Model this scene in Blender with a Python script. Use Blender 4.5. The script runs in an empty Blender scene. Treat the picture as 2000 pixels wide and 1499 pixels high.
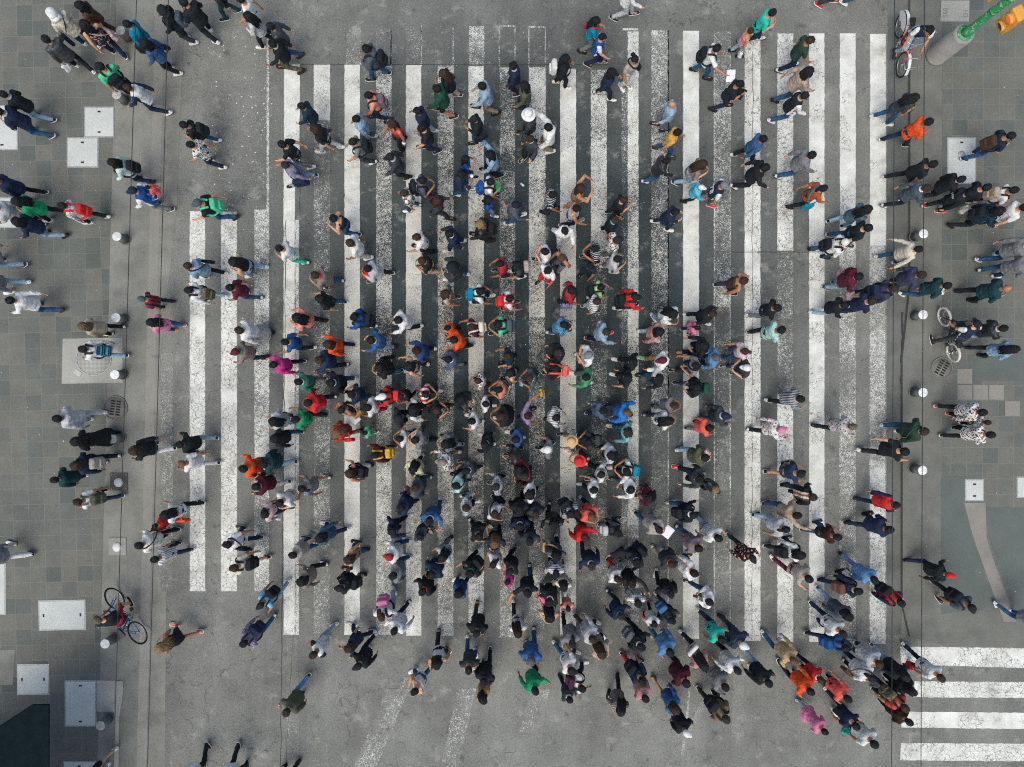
EXPOSURE = 0.50
CROWD = {6,12,14,15,23,29,47,61,66,67,68,80,81,83,86,87,94,95,100,101,102,104,105,106,107,108,111,115,123,124,132,155,156,161,162,163,164,166,167,168,170,171,172,173,174,175,176,178,179,185,186,187,188,189,190,192,195,199,200,203,210,222,227,237,238,239,241,242,243,245,246,247,249,251,252,254,255,262,263,264,265,266,268,270,271,272,273,274,276,277,283,293,304,306,315,316,317,320,321,322,323,325,328,332,333,336,338,340,357,367,371,376,377,379,380,385,398,406,407,408,411,418,419,420,421}
import bpy, bmesh, math, random
import numpy as np
from mathutils import Vector, Matrix, noise

S = bpy.context.scene
COL = S.collection
R = math.radians
rng = random.Random(11)

# ------------------------------------------------------------------ camera and the scale of the place
CAMH = 17.5                      # metres above the road
PPM = 75.0                       # photo pixels per metre on the road
PAVE = 0.10                      # pavements stand this much above the road
def gx(px, z=0.0): return (px - 1000.0) / PPM * (CAMH - z) / CAMH
def gy(py, z=0.0): return (749.5 - py) / PPM * (CAMH - z) / CAMH
def gp(px, py, z=0.0): return Vector((gx(px, z), gy(py, z), z))

cam = bpy.data.cameras.new('camera'); cam.lens = 23.63; cam.sensor_width = 36; cam.clip_end = 2000
camo = bpy.data.objects.new('camera', cam); COL.objects.link(camo)
camo.location = (0, 0, CAMH); S.camera = camo

# ------------------------------------------------------------------ light: bright overcast
w = bpy.data.worlds.new('World'); S.world = w; w.use_nodes = True
nt = w.node_tree
sky = nt.nodes.new('ShaderNodeTexSky'); sky.sky_type = 'NISHITA'; sky.sun_disc = False
SUN_EL, SUN_AZ = R(62), R(200)
sky.sun_elevation = SUN_EL; sky.sun_rotation = SUN_AZ
sky.air_density = 1.0; sky.dust_density = 4.0; sky.ozone_density = 1.0
nt.links.new(sky.outputs[0], nt.nodes['Background'].inputs[0])
nt.nodes['Background'].inputs[1].default_value = 0.14
sun = bpy.data.lights.new('sun', 'SUN'); sun.energy = 1.05; sun.angle = R(42); sun.color = (1, .97, .92)
suno = bpy.data.objects.new('sun', sun); COL.objects.link(suno)
sd = Vector((math.sin(SUN_AZ) * math.cos(SUN_EL), math.cos(SUN_AZ) * math.cos(SUN_EL), math.sin(SUN_EL)))
suno.rotation_euler = sd.to_track_quat('Z', 'Y').to_euler(); suno.location = sd * 40
S.view_settings.view_transform = 'Standard'; S.view_settings.look = 'None'
S.view_settings.gamma = 1; S.view_settings.exposure = EXPOSURE
S.render.engine = 'CYCLES'
S.cycles.max_bounces = 5; S.cycles.diffuse_bounces = 3; S.cycles.glossy_bounces = 2
S.cycles.use_adaptive_sampling = True; S.cycles.adaptive_threshold = 0.012; S.cycles.use_denoising = False
S.cycles.pixel_filter_type = 'BLACKMAN_HARRIS'; S.cycles.filter_width = 1.15

# ------------------------------------------------------------------ colours
PAL = dict(
 black='20262a', white='d9dbd6', navy='212e44', blue='2b506e', brown='4d3a2d', charcoal='383e42', grey='777a7b',
 ltblue='8ba6b6', ltgrey='b3b8b8', red='c93030', tan='ab8557', slate='4a565e', greybr='413a33', ltdenim='7d9bb0',
 pink='d47fa0', beige='ad9d86', royal='204f92', maroon='5a2234', greige='a39d93', cream='d0c8b4', orange='df5426',
 khaki='8f7d61', dkgrey='2b2d2f', dkbrown='33241d', crimson='9c2b33', pine='1f4043', olive='525745', coral='e35f52',
 turq='2fb9a2', teal='117d97', taupe='857a70', pinkwhite='d8bcbc', mint='52c793', ltdenim2='5d88b0', green='1d9460',
 denim2='335a84', burgundy='4b1d29', salmon='d98c7c', greyfl='8d9090', dusty='b98a84', camo='5a5d4b', teal2='2e6479',
 rose='c9aaa9', navyteal='1b3344', ltbrown='8e6b49', dkgreen='1d4d3c', blue2='224f83', blonde='b39668',
 yellow='cba43c', tan2='b69c76', slate2='4c5a6c', skyb='7fb9d6', patt2='5d7fae', palemint='a2cdc4', navy2='27374f',
 magenta='c23a82', lavender='837f92', indigo2='2c4372', indigo='3c4159', ginger='a0714c', forest='2d4438',
 dkblonde='8a6f4f', denim='34587a', bald='b98d70', auburn='4b241c', tealstr='3a9aa8', teal3='6fa6a4', tan3='7f6a52',
 slate3='3a4147', skyfl='5c9cbb', salmon2='c9806b', rust2='b04633', rust='a2522f', redplaid='b5322a', red2='c63a34',
 plum='4a2740', petrol='32566a', peach='df9680', patt='7d6a72', palegreen='a9b79a', mustard2='a88d52', mustard='c99e4c',
 mintwhite='b9d0ca', mauve='7f7074', lime='a5d48a', lilac='8c8296', greytan='9a8f82', green2='3f8f5f', floral='5b6460',
 dkmint='3f7a66', denimgrey='46616f', cyan='57b5c9', citron='c6c79a', camo2='5b5648', brown3='5f4438', brown2='6d4d43',
 brightblue='2b72b8', blue3='3f6690', blackfl='2a2020', beige2='a3937c', skin='b98a68')
def lin(hexs, k=1.0):
    c = [int(hexs[i:i+2], 16) / 255 for i in (0, 2, 4)]
    return tuple(min(1, (((x + .055) / 1.055) ** 2.4 if x > .04045 else x / 12.92) * k) for x in c) + (1,)
def pal(n, k=1.0): return lin(PAL[n], k)

# ------------------------------------------------------------------ materials
class N:
    """a small helper round a node tree"""
    def __init__(s, name):
        s.m = bpy.data.materials.new(name); s.m.use_nodes = True; s.t = s.m.node_tree
        s.b = s.t.nodes['Principled BSDF']; s.co = None
    def n(s, ty, **kw):
        x = s.t.nodes.new('ShaderNode' + ty)
        for k, v in kw.items():
            if k.startswith('i_'): x.inputs[k[2:].replace('_', ' ')].default_value = v
            else: setattr(x, k, v)
        return x
    def l(s, a, b): s.t.links.new(a, b)
    def coord(s, kind='Object'):
        if s.co is None: s.co = s.n('TexCoord')
        return s.co.outputs[kind]
    def noise(s, scale, detail=3, rough=.6, kind='Object', vec=None):
        x = s.n('TexNoise'); x.inputs['Scale'].default_value = scale; x.inputs['Detail'].default_value = detail
        x.inputs['Roughness'].default_value = rough; s.l(vec or s.coord(kind), x.inputs['Vector']); return x.outputs['Fac']
    def ramp(s, fac, stops, interp='LINEAR'):
        x = s.n('ValToRGB'); x.color_ramp.interpolation = interp; e = x.color_ramp.elements
        while len(e) < len(stops): e.new(.5)
        for i, (p, c) in enumerate(stops):
            e[i].position = p; e[i].color = c if isinstance(c, tuple) else (c, c, c, 1)
        s.l(fac, x.inputs[0]); return x.outputs[0]
    def math(s, op, a, b=None, c=None, clamp=False):
        x = s.n('Math', operation=op, use_clamp=clamp)
        for i, v in enumerate((a, b, c)):
            if v is None: continue
            if isinstance(v, (int, float)): x.inputs[i].default_value = v
            else: s.l(v, x.inputs[i])
        return x.outputs[0]
    def mix(s, fac, a, b, mode='MIX'):
        x = s.n('Mix', data_type='RGBA', blend_type=mode)
        for v, i in ((fac, x.inputs[0]), (a, x.inputs[6]), (b, x.inputs[7])):
            if isinstance(v, (int, float)): i.default_value = v
            elif isinstance(v, tuple): i.default_value = v
            else: s.l(v, i)
        return x.outputs[2]
    def bump(s, h, strength, dist=.01):
        x = s.n('Bump'); x.inputs['Strength'].default_value = strength; x.inputs['Distance'].default_value = dist
        s.l(h, x.inputs['Height']); s.l(x.outputs[0], s.b.inputs['Normal'])
    def out(s, col, rough=.85, spec=.3):
        if isinstance(col, tuple): s.b.inputs['Base Color'].default_value = col
        else: s.l(col, s.b.inputs['Base Color'])
        if isinstance(rough, (int, float)): s.b.inputs['Roughness'].default_value = rough
        else: s.l(rough, s.b.inputs['Roughness'])
        s.b.inputs['Specular IOR Level'].default_value = spec
        return s.m
MATS = {}
def cloth(colname, pat=None, gloss=False, var=0):
    key = ('cloth', colname, pat, gloss, var)
    if key in MATS: return MATS[key]
    a = N('cloth_' + colname + ('_' + pat if pat else '')); base = pal(colname)
    # cloth is never one flat value: dye and wear vary in broad patches and along the weave
    big = a.noise(7, 3); fine = a.noise(140, 2)
    col = a.mix(a.ramp(big, [(.3, .0), (.7, 1.0)]), pal(colname, .78), pal(colname, 1.18))
    xyz = a.n('SeparateXYZ'); a.l(a.coord(), xyz.inputs[0]); X, Y, Z = xyz.outputs
    dark = max(base[:3]) < .12
    alt = pal('white') if dark else pal('navy')
    if pat == 'stripe':
        f = a.math('FRACT', a.math('MULTIPLY', Y, 24)); f = a.math('GREATER_THAN', f, .66 if not dark else .72)
        col = a.mix(f, col, alt)
    elif pat == 'hstripe':
        f = a.math('GREATER_THAN', a.math('FRACT', a.math('MULTIPLY', a.math('ADD', Z, X), 20)), .6); col = a.mix(f, col, alt)
    elif pat == 'plaid':
        fs = [a.math('GREATER_THAN', a.math('FRACT', a.math('MULTIPLY', q, 19)), .74) for q in (X, Y, Z)]
        f = a.math('MULTIPLY', a.math('ADD', a.math('ADD', fs[0], fs[1]), fs[2]), .42, clamp=True)
        col = a.mix(f, col, pal('black') if colname == 'redplaid' else pal('slate'))
    elif pat == 'floral':
        k = len(MATS) % 4; v = a.n('TexVoronoi'); v.inputs['Scale'].default_value = (15, 22, 30, 19)[k]; a.l(a.coord(), v.inputs['Vector'])
        sp = a.math('LESS_THAN', a.math('ADD', v.outputs['Distance'], a.math('MULTIPLY', a.math('SUBTRACT', a.noise(55, 2), .5), .35)), (.38, .34, .42, .45)[k])
        hs = (('crimson', 'olive', 'salmon', 'slate'), ('slate', 'black', 'charcoal', 'slate'), ('navy', 'slate', 'lavender', 'navy'), ('rust', 'pine', 'olive', 'maroon'))[k] if not dark else ('salmon', 'cream', 'dusty', 'crimson')
        hue = a.ramp(a.noise(9, 1), [(.0, pal(hs[0])), (.44, pal(hs[1])), (.52, pal(hs[2])), (.62, pal(hs[3]))], 'CONSTANT')
        col = a.mix(sp, col, hue)
    elif pat == 'camo':
        col = a.ramp(a.noise(22, 2), [(0, pal('olive', .7)), (.44, pal('camo')), (.52, pal('khaki', .8)), (.6, pal('dkbrown'))], 'CONSTANT')
    elif pat == 'yoke':
        f = a.math('GREATER_THAN', a.math('ABSOLUTE', Y), .165); col = a.mix(f, col, pal('white') if max(base[:3]) < .45 else pal('navy'))
    elif pat == 'redstripe':
        f = a.math('GREATER_THAN', a.math('FRACT', a.math('MULTIPLY', Y, 9)), .5); col = a.mix(f, col, pal('crimson') if colname != 'red' else pal('white'))
    elif pat == 'tealstripe':
        f = a.math('GREATER_THAN', a.math('FRACT', a.math('MULTIPLY', Z, 13)), .5); col = a.mix(f, col, pal('navyteal'))
    elif pat == 'stripeback':
        q = a.math('MULTIPLY', a.math('ADD', Y, .12), 4.1)
        rr = a.ramp(q, [(0, pal('olive')), (.2, pal('cream')), (.4, pal('rust')), (.6, pal('cream')), (.8, pal('black'))], 'CONSTANT')
        f = a.math('MULTIPLY', a.math('LESS_THAN', a.math('ABSOLUTE', Y), .12), a.math('LESS_THAN', X, .02)); col = a.mix(f, col, rr)
    elif pat == 'denim':
        col = a.mix(a.ramp(a.noise(16, 4), [(.48, 0.0), (.75, .55)]), col, pal(colname, 2.1))
    elif pat == 'fleck':
        col = a.mix(a.ramp(a.noise(60, 2), [(.5, 0.0), (.56, 1.0)]), col, alt)
    col = a.mix(a.ramp(fine, [(.25, .78), (.75, 1.0)]), (0, 0, 0, 1), col)
    fold = a.noise(13, 3, .55)
    a.bump(a.math('ADD', a.math('MULTIPLY', fold, 1.6), a.math('MULTIPLY', fine, .25)), .55, .022)
    MATS[key] = a.out(col, .42 if gloss else .88, .45 if gloss else .18); return MATS[key]
def skin(i):
    key = ('skin', i)
    if key in MATS: return MATS[key]
    a = N('skin'); c = ['c2906c', 'b07f5c', 'a06f4e', '8f6045'][i]
    col = a.mix(a.ramp(a.noise(24, 3), [(.3, 0.0), (.7, 1.0)]), lin(c, .86), lin(c, 1.12))
    a.bump(a.noise(180, 2), .15, .002)
    MATS[key] = a.out(col, .52, .4); return MATS[key]
def hairm(c):
    key = ('hair', c)
    if key in MATS: return MATS[key]
    a = N('hair_' + c); v = a.n('Mapping'); v.inputs['Scale'].default_value = (1, 1, .12); a.l(a.coord(), v.inputs[0])
    st = a.noise(120, 2, .6, vec=v.outputs[0]); k = .42 if c == 'black' else .5
    col = a.mix(a.ramp(st, [(.35, 0.0), (.7, 1.0)]), pal(c, k * .55), pal(c, k * 1.7))
    a.bump(a.math('ADD', st, a.noise(38, 3)), 1.0, .016)
    MATS[key] = a.out(col, .5, .3); return MATS[key]
def plain(name, col, rough=.6, spec=.4, metal=0, var=.25, scale=30, bump=.2):
    key = ('plain', name)
    if key in MATS: return MATS[key]
    a = N(name); c = lin(col) if isinstance(col, str) else col
    lo = tuple(x * (1 - var) for x in c[:3]) + (1,); hi = tuple(min(1, x * (1 + var)) for x in c[:3]) + (1,)
    f = a.noise(scale, 4)
    a.b.inputs['Metallic'].default_value = metal
    if bump: a.bump(a.noise(scale * 3, 3), bump, .004)
    MATS[key] = a.out(a.mix(a.ramp(f, [(.3, 0.0), (.7, 1.0)]), lo, hi), rough, spec); return MATS[key]

# ------------------------------------------------------------------ object helpers
def mesh_obj(name, me, parent=None, mats=None, mw=None):
    o = bpy.data.objects.new(name, me); COL.objects.link(o)
    if parent is not None: o.parent = parent
    if mats:
        for i, m in enumerate(mats):
            if i < len(o.material_slots): o.material_slots[i].link = 'OBJECT'; o.material_slots[i].material = m
    if mw is not None: o.matrix_basis = mw
    return o
def tag(o, label, cat, group=None):
    o['label'] = label; o['category'] = cat
    if group: o['group'] = group
    return o
def struct(o): o['kind'] = 'structure'; return o
def pydata(name, V, F, slots=1, smooth=True, mi=None):
    me = bpy.data.meshes.new(name); me.from_pydata([tuple(v) for v in V], [], F)
    for _ in range(slots): me.materials.append(None)
    if smooth: me.polygons.foreach_set('use_smooth', [True] * len(me.polygons))
    if mi is not None: me.polygons.foreach_set('material_index', mi)
    me.update(); return me

# ------------------------------------------------------------------ closed solids that are blended into one skin
class Geo:
    def __init__(s): s.V = []; s.F = []
    def add(s, V, F):
        o = len(s.V); s.V += V; s.F += [tuple(i + o for i in f) for f in F]
    def rings(s, rr):
        """closed skin over a list of rings (same count), with fans at both ends"""
        n = len(rr[0]); V = [v for r in rr for v in r]; F = []
        for i in range(len(rr) - 1):
            for j in range(n):
                k = (j + 1) % n; F.append((i*n + j, i*n + k, (i+1)*n + k, (i+1)*n + j))
        a = len(V); V.append(sum(rr[0], Vector()) / n); V.append(sum(rr[-1], Vector()) / n)
        for j in range(n):
            k = (j + 1) % n; F.append((a, k, j)); F.append((a + 1, (len(rr)-1)*n + j, (len(rr)-1)*n + k))
        s.add(V, F)
    def ell(s, c, r, M=None, n=14, m=9):
        rr = []
        for i in range(1, m):
            t = math.pi * i / m; z = -math.cos(t); q = math.sin(t)
            rr.append([Vector((r[0]*q*math.cos(2*math.pi*j/n), r[1]*q*math.sin(2*math.pi*j/n), r[2]*z)) for j in range(n)])
        c = Vector(c); s.rings([[(M @ v if M else v) + c for v in q] for q in rr])
    def cap(s, p, q, r1, r2, n=12, ends=3):
        p = Vector(p); q = Vector(q); d = (q - p); L = d.length or 1e-6; d /= L
        u = d.orthogonal().normalized(); v = d.cross(u); rr = []
        def ring(c, r): return [c + (u*math.cos(2*math.pi*j/n) + v*math.sin(2*math.pi*j/n)) * r for j in range(n)]
        for i in range(1, ends + 1):
            t = math.pi/2 * i/ends; rr.append(ring(p - d*r1*math.cos(t), r1*math.sin(t)))
        for i in range(ends, 0, -1):
            t = math.pi/2 * i/ends; rr.append(ring(q + d*r2*math.cos(t), r2*math.sin(t)))
        s.rings(rr)
    def loft(s, secs, U=None, n=20):
        """horizontal elliptic sections (x, y, z, rx, ry)"""
        rr = []
        for (x, y, z, rx, ry) in secs:
            q = [Vector((x + rx*math.cos(2*math.pi*j/n), y + ry*math.sin(2*math.pi*j/n), z)) for j in range(n)]
            rr.append([U @ v for v in q] if U else q)
        s.rings(rr)
def fuse(geo, voxel, name, smooth=3, wr=0, wsc=.09, extra=None, slots=1):
    """one continuous skin over overlapping solids"""
    me = bpy.data.meshes.new('tmp'); me.from_pydata([tuple(v) for v in geo.V], [], geo.F)
    o = bpy.data.objects.new('tmp', me); COL.objects.link(o)
    m = o.modifiers.new('r', 'REMESH'); m.mode = 'VOXEL'; m.voxel_size = voxel
    if smooth: q = o.modifiers.new('s', 'SMOOTH'); q.factor = .5; q.iterations = smooth
    if wr:
        tx = bpy.data.textures.get('folds%.3f' % wsc) or bpy.data.textures.new('folds%.3f' % wsc, 'CLOUDS')
        tx.noise_scale = wsc; tx.noise_depth = 2
        d = o.modifiers.new('d', 'DISPLACE'); d.texture = tx; d.strength = wr; d.mid_level = .5
    dg = bpy.context.evaluated_depsgraph_get(); ev = o.evaluated_get(dg)
    t = ev.to_mesh(); nv = len(t.vertices); V = np.empty(nv*3, np.float32); t.vertices.foreach_get('co', V); V = V.reshape(-1, 3)
    F = [tuple(p.vertices) for p in t.polygons]; ev.to_mesh_clear()
    bpy.data.objects.remove(o); bpy.data.meshes.remove(me)
    V = [tuple(v) for v in V]; mi = [0]*len(F)
    if extra:
        for g, slot in extra:
            k = len(V); V += [tuple(v) for v in g.V]; F += [tuple(i + k for i in f) for f in g.F]; mi += [slot]*len(g.F)
    return pydata(name, V, F, slots, True, mi)

# ------------------------------------------------------------------ the pose of a walking figure (x forward, y left, z up; 1.63 m tall)
STEP = [.04, .12, .19, .255, .32]
def ik(h, a, L1, L2, fwd):
    d = a - h; L = min(d.length, L1 + L2 - 1e-4); u = d.normalized()
    c = (L1*L1 + L*L - L2*L2) / (2*L); r = math.sqrt(max(0, L1*L1 - c*c))
    f = (fwd - u * fwd.dot(u)).normalized()
    return h + u*c + f*r
POSES = {}
def pose(s, ph, arms):
    """s stride 0-4, or 5 astride a bicycle, or 6 seated on another's back; ph which leg leads (+1 left)"""
    key = (s, ph, arms)
    if key in POSES: return POSES[key]
    P = {}; f = 1 if ph > 0 else -1
    if s <= 4:
        d = STEP[s]; hz = .085 + math.sqrt(.785**2 - d*d)
        A = {f: Vector((d*1.12, f*.085, .085)), -f: Vector((-d*.88, -f*.085, .085 + .30*d))}
        pitch = {f: -.9*(d - .1) if d > .1 else 0, -f: 1.9*d if d > .1 else 0}
        lean = .03 + .03*s
    elif s == 5:
        hz = .86; A = {1: Vector((-.05, .30, .085)), -1: Vector((.22, -.13, .30))}; pitch = {1: 0, -1: 0}; lean = .42; d = .2
    else:
        hz = .88; A = {1: Vector((.30, .20, .55)), -1: Vector((.30, -.20, .55))}; pitch = {1: .3, -1: .3}; lean = .1; d = 0
    P['hz'] = hz; P['A'] = A; P['pitch'] = pitch
    P['hip'] = {q: Vector((0, q*.085, hz)) for q in (1, -1)}
    P['knee'] = {q: ik(P['hip'][q], A[q], .40, .40, Vector((1, q*.1, .15))) for q in (1, -1)}
    if arms == 'fr': lean += .05
    U = Matrix.Translation((0, 0, hz)) @ Matrix.Rotation(lean, 4, 'Y'); P['U'] = U
    sw = .10 + .16*s if s <= 4 else .2
    D = {}
    for q in (1, -1):
        a = sw if q == -f else -sw*.9
        up = Vector((math.sin(a), q*.20, -math.cos(a))); b = a + (.55 if a > 0 else .22)
        D[q] = [up, Vector((math.sin(b), q*.03, -math.cos(b)))]
    fwd = lambda q: [Vector((.22, q*.26, -.93)), Vector((.70, -q*.50, .38))]
    if arms == 'fr': D = {q: fwd(q) for q in (1, -1)}
    elif arms == 'hf': D[f] = fwd(f)
    elif arms == 'fd': D = {q: [Vector((.40, q*.25, -.85)), Vector((.45, -q*.85, .12 + .08*q))] for q in (1, -1)}
    elif arms == 'up': D = {q: [Vector((.55, q*.55, .65)), Vector((.3, -q*.55, .75))] for q in ((1, -1) if f > 0 else (-1,))} | ({} if f > 0 else {1: D[1]})
    elif arms == 'ex': D[f] = [Vector((.62, f*.72, -.25)), Vector((.85, f*.40, .05))]
    elif arms == 'bk': D = {q: [Vector((-.45, q*.5, -.7)), Vector((-.6, q*.3, -.6))] for q in (1, -1)}
    elif arms == 'bar': D = {q: [Vector((.55, q*.2, -.8)), Vector((.85, q*.03, -.45))] for q in (1, -1)}
    elif arms == 'dn': D[f] = [Vector((.05, f*.22, -.95)), Vector((.12, f*.05, -.99))]
    P['sh'] = {}; P['el'] = {}; P['wr'] = {}; P['hd'] = {}
    U3 = U.to_3x3()
    for q in (1, -1):
        sh = U @ Vector((0, q*.175, .43)); a = (U3 @ D[q][0].normalized()); b = (U3 @ D[q][1].normalized())
        P['sh'][q] = sh; P['el'][q] = sh + a*.265; P['wr'][q] = P['el'][q] + b*.235; P['hd'][q] = b
    P['hand'] = P['wr'][f] + P['hd'][f]*.08; P['f'] = f
    turn = .22*ph*(1 if s % 2 else -1); nod = {'fr': .5, 'hf': .35}.get(arms, .12)
    P['H'] = U @ Matrix.Translation((.025, 0, .635)) @ Matrix.Rotation(-lean, 4, 'Y') @ Matrix.Rotation(turn, 4, 'Z') @ Matrix.Rotation(nod, 4, 'Y')
    POSES[key] = P; return P

TORSO = [(0, 0, -.06, .085, .13), (0, 0, .0, .11, .158), (0, 0, .10, .102, .145), (.005, 0, .22, .108, .148), (.005, 0, .34, .118, .165),
         (0, 0, .42, .098, .160), (0, 0, .465, .066, .105), (0, 0, .50, .05, .06)]
def finger_geo(P):
    g = Geo()
    for q in (1, -1):
        d = P['hd'][q]; w = P['wr'][q]; side = Vector((-q*.0 + d.z*.0, 0, 0))
        lat = d.cross(Vector((0, 1, 0)));  lat = lat.normalized() if lat.length > .2 else Vector((1, 0, 0))   # palm faces inwards
        inn = Vector((0, -q, 0)); inn = (inn - d*inn.dot(d)).normalized()
        pal_c = w + d*.085
        for i, (o, L) in enumerate(((-.030, .070), (-.010, .082), (.011, .078), (.031, .060))):
            b = pal_c + lat*o; m = b + (d*.9 + inn*.35)*L*.55; t = m + (d*.55 + inn*.8)*L*.5
            g.cap(b, m, .0092, .0085, 6, 1); g.cap(m, t, .0085, .0068, 6, 1)
        b = w + d*.03 - lat*.03; m = b + (d*.7 - lat*.65 + inn*.3)*.04; t = m + (d*.9 - lat*.1 + inn*.4)*.032
        g.cap(b, m, .012, .0105, 6, 1); g.cap(m, t, .0105, .008, 6, 1)
    return g
def body_mesh(P, voxel):
    g = Geo(); U = P['U']; H = P['H']; H3 = H.to_3x3()
    g.loft([(x, y, z, a*.93, b*.93) for x, y, z, a, b in TORSO], U)
    g.cap(U @ Vector((0, 0, .42)), H @ Vector((-.015, 0, -.05)), .058, .052)
    g.ell(H @ Vector((-.005, 0, .02)), (.097, .076, .100), H3); g.ell(H @ Vector((.025, 0, -.055)), (.062, .054, .062), H3)
    g.cap(H @ Vector((.085, 0, .005)), H @ Vector((.106, 0, -.034)), .010, .016, 8); g.ell(H @ Vector((.072, 0, .03)), (.022, .05, .012), H3)
    for q in (1, -1): g.ell(H @ Vector((-.008, q*.080, -.01)), (.022, .012, .033), H3)
    g.ell(H @ Vector((.078, 0, -.085)), (.022, .026, .02), H3)
    for q in (1, -1):
        g.cap(U @ Vector((0, q*.10, .42)), P['sh'][q], .062, .054)
        g.cap(P['sh'][q], P['el'][q], .054, .043); g.cap(P['el'][q], P['wr'][q], .044, .029)
        w, d = P['wr'][q], P['hd'][q]; lat = d.cross(Vector((0, 1, 0))); lat = lat.normalized() if lat.length > .2 else Vector((1, 0, 0))
        g.cap(w + d*.02, w + d*.075 + lat*.018, .024, .022, 8); g.cap(w + d*.02, w + d*.075 - lat*.018, .024, .022, 8)
        g.cap(P['hip'][q], P['knee'][q], .078, .052); g.cap(P['knee'][q], P['A'][q], .052, .036)
        a = P['A'][q]; pt = P['pitch'][q]; g.cap(a + Vector((0, 0, -.035)), a + Vector((.12*math.cos(pt), 0, -.045 - .12*math.sin(pt))), .034, .026, 8)
    eye = Geo(); lip = Geo()
    for q in (1, -1):
        eye.ell(H @ Vector((.088, q*.032, .008)), (.008, .014, .007), H3, 8, 5); eye.ell(H @ Vector((.090, q*.033, .034)), (.007, .020, .005), H3, 8, 5)
    lip.ell(H @ Vector((.090, 0, -.062)), (.008, .024, .009), H3, 8, 5)
    return fuse(g, voxel, 'person', 2, extra=[(finger_geo(P), 0), (eye, 1), (lip, 2)], slots=3)
def top_mesh(P, ty, voxel):
    g = Geo(); U = P['U']; H = P['H']
    th = {'t': .018, 'v': .012, 'j': .030, 'h': .036, 'd': .03}[ty]
    T = [(x, y, z, a + th, b + th) for x, y, z, a, b in TORSO[:-1]]
    T[0] = (0, 0, -.11 if ty != 'd' else -.30, .115 + th + (.07 if ty == 'd' else 0), .155 + th + (.10 if ty == 'd' else 0))
    if ty == 'v': T = T[:5] + [(0, 0, .40, .095, .125), (0, 0, .445, .075, .115)]
    g.loft(T, U, 24)
    for q in (1, -1):
        sh, el, wr = P['sh'][q], P['el'][q], P['wr'][q]
        if ty == 'v': g.cap(U @ Vector((-.03, q*.10, .43)), U @ Vector((.03, q*.10, .43)), .045, .045); continue
        g.cap(U @ Vector((0, q*.09, .43)), sh, .064 + th*.4, .056 + th*.5)
        if ty in 'td': g.cap(sh, sh + (el - sh)*.62, .062, .064)
        else:
            k = .012 if ty == 'h' else 0
            g.cap(sh, el, .064 + k, .054 + k); g.cap(el, el + (wr - el)*.93, .054 + k, .043 + k)
    if ty in 'jh':
        for i in range(8):
            t0 = 2*math.pi*i/8; t1 = 2*math.pi*(i+1)/8
            g.cap(U @ Vector((.062*math.cos(t0), .075*math.sin(t0), .50)), U @ Vector((.062*math.cos(t1), .075*math.sin(t1), .50)), .020, .020, 6, 2)
    if ty == 'h':
        g.ell(U @ Vector((-.095, 0, .46)), (.075, .125, .085)); g.cap(U @ Vector((-.05, .09, .49)), U @ Vector((.05, .07, .49)), .03, .02); g.cap(U @ Vector((-.05, -.09, .49)), U @ Vector((.05, -.07, .49)), .03, .02)
    return fuse(g, voxel, {'t': 't_shirt', 'v': 'vest_top', 'j': 'jacket', 'h': 'hooded_top', 'd': 'loose_dress'}[ty], 3, .040 if ty in 'jhd' else .028, .085)
def bottom_mesh(P, ty, voxel):
    g = Geo(); hz = P['hz']
    g.loft([(0, 0, hz - .10, .095, .13), (0, 0, hz - .03, .125, .175), (0, 0, hz + .05, .122, .168), (0, 0, hz + .13, .112, .152)])
    if ty == 'k':
        g.loft([(0, 0, .22, .26, .26), (0, 0, .4, .23, .235), (0, 0, .65, .17, .20), (0, 0, hz + .05, .125, .17)])
    for q in (1, -1):
        h, k, a = P['hip'][q], P['knee'][q], P['A'][q]
        if ty == 's': g.cap(h, h + (k - h)*.92, .094, .078)
        elif ty == 'p': g.cap(h, k, .090, .066); g.cap(k, a + Vector((0, 0, .0)), .066, .058)
    return fuse(g, voxel, {'p': 'trousers', 's': 'shorts', 'k': 'skirt'}[ty], 3, .030, .08)

# ---- hair and headwear, in the frame of the head
def shell(g, c, r, keep, seed, amp, n=30, m=18, freq=9, ridge=0):
    """a thin-edged shell of a displaced ellipsoid, closed on its inner side"""
    idx = {}; V = []; F = []
    for i in range(m + 1):
        for j in range(n):
            t = math.pi*i/m; p = 2*math.pi*j/n; u = Vector((math.sin(t)*math.cos(p), math.sin(t)*math.sin(p), math.cos(t)))
            a = noise.noise(u*freq*.35 + Vector((seed*3.1, seed, 0)))*amp + noise.noise(u*freq + Vector((seed, 0, 5)))*amp*.5
            if ridge: a += ridge*math.sin(p*11 + 3*noise.noise(u*2))
            V.append(Vector((c[0] + u.x*r[0]*(1 + a), c[1] + u.y*r[1]*(1 + a), c[2] + u.z*r[2]*(1 + a))))
    for i in range(m):
        for j in range(n):
            f = (i*n + j, (i+1)*n + j, (i+1)*n + (j+1) % n, i*n + (j+1) % n)
            ce = sum((V[x] for x in f), Vector())/4
            if keep(ce): F.append(f)
    o = len(V); cc = Vector(c); V += [cc + (v - cc)*.90 for v in V]
    F += [tuple(x + o for x in reversed(f)) for f in F]
    g.add(V, F)
def tubes(g, pts, secs, seed, n=14):
    rr = []
    for (p, (rx, ry)) in zip(pts, secs):
        rr.append([Vector(p) + Vector((rx*math.cos(2*math.pi*j/n)*(1 + .22*math.sin(j*2.6 + seed)), ry*math.sin(2*math.pi*j/n)*(1 + .16*math.sin(j*3.7 + seed*2)), rng.uniform(-.012, .012))) for j in range(n)])
    g.rings(rr)
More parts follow.
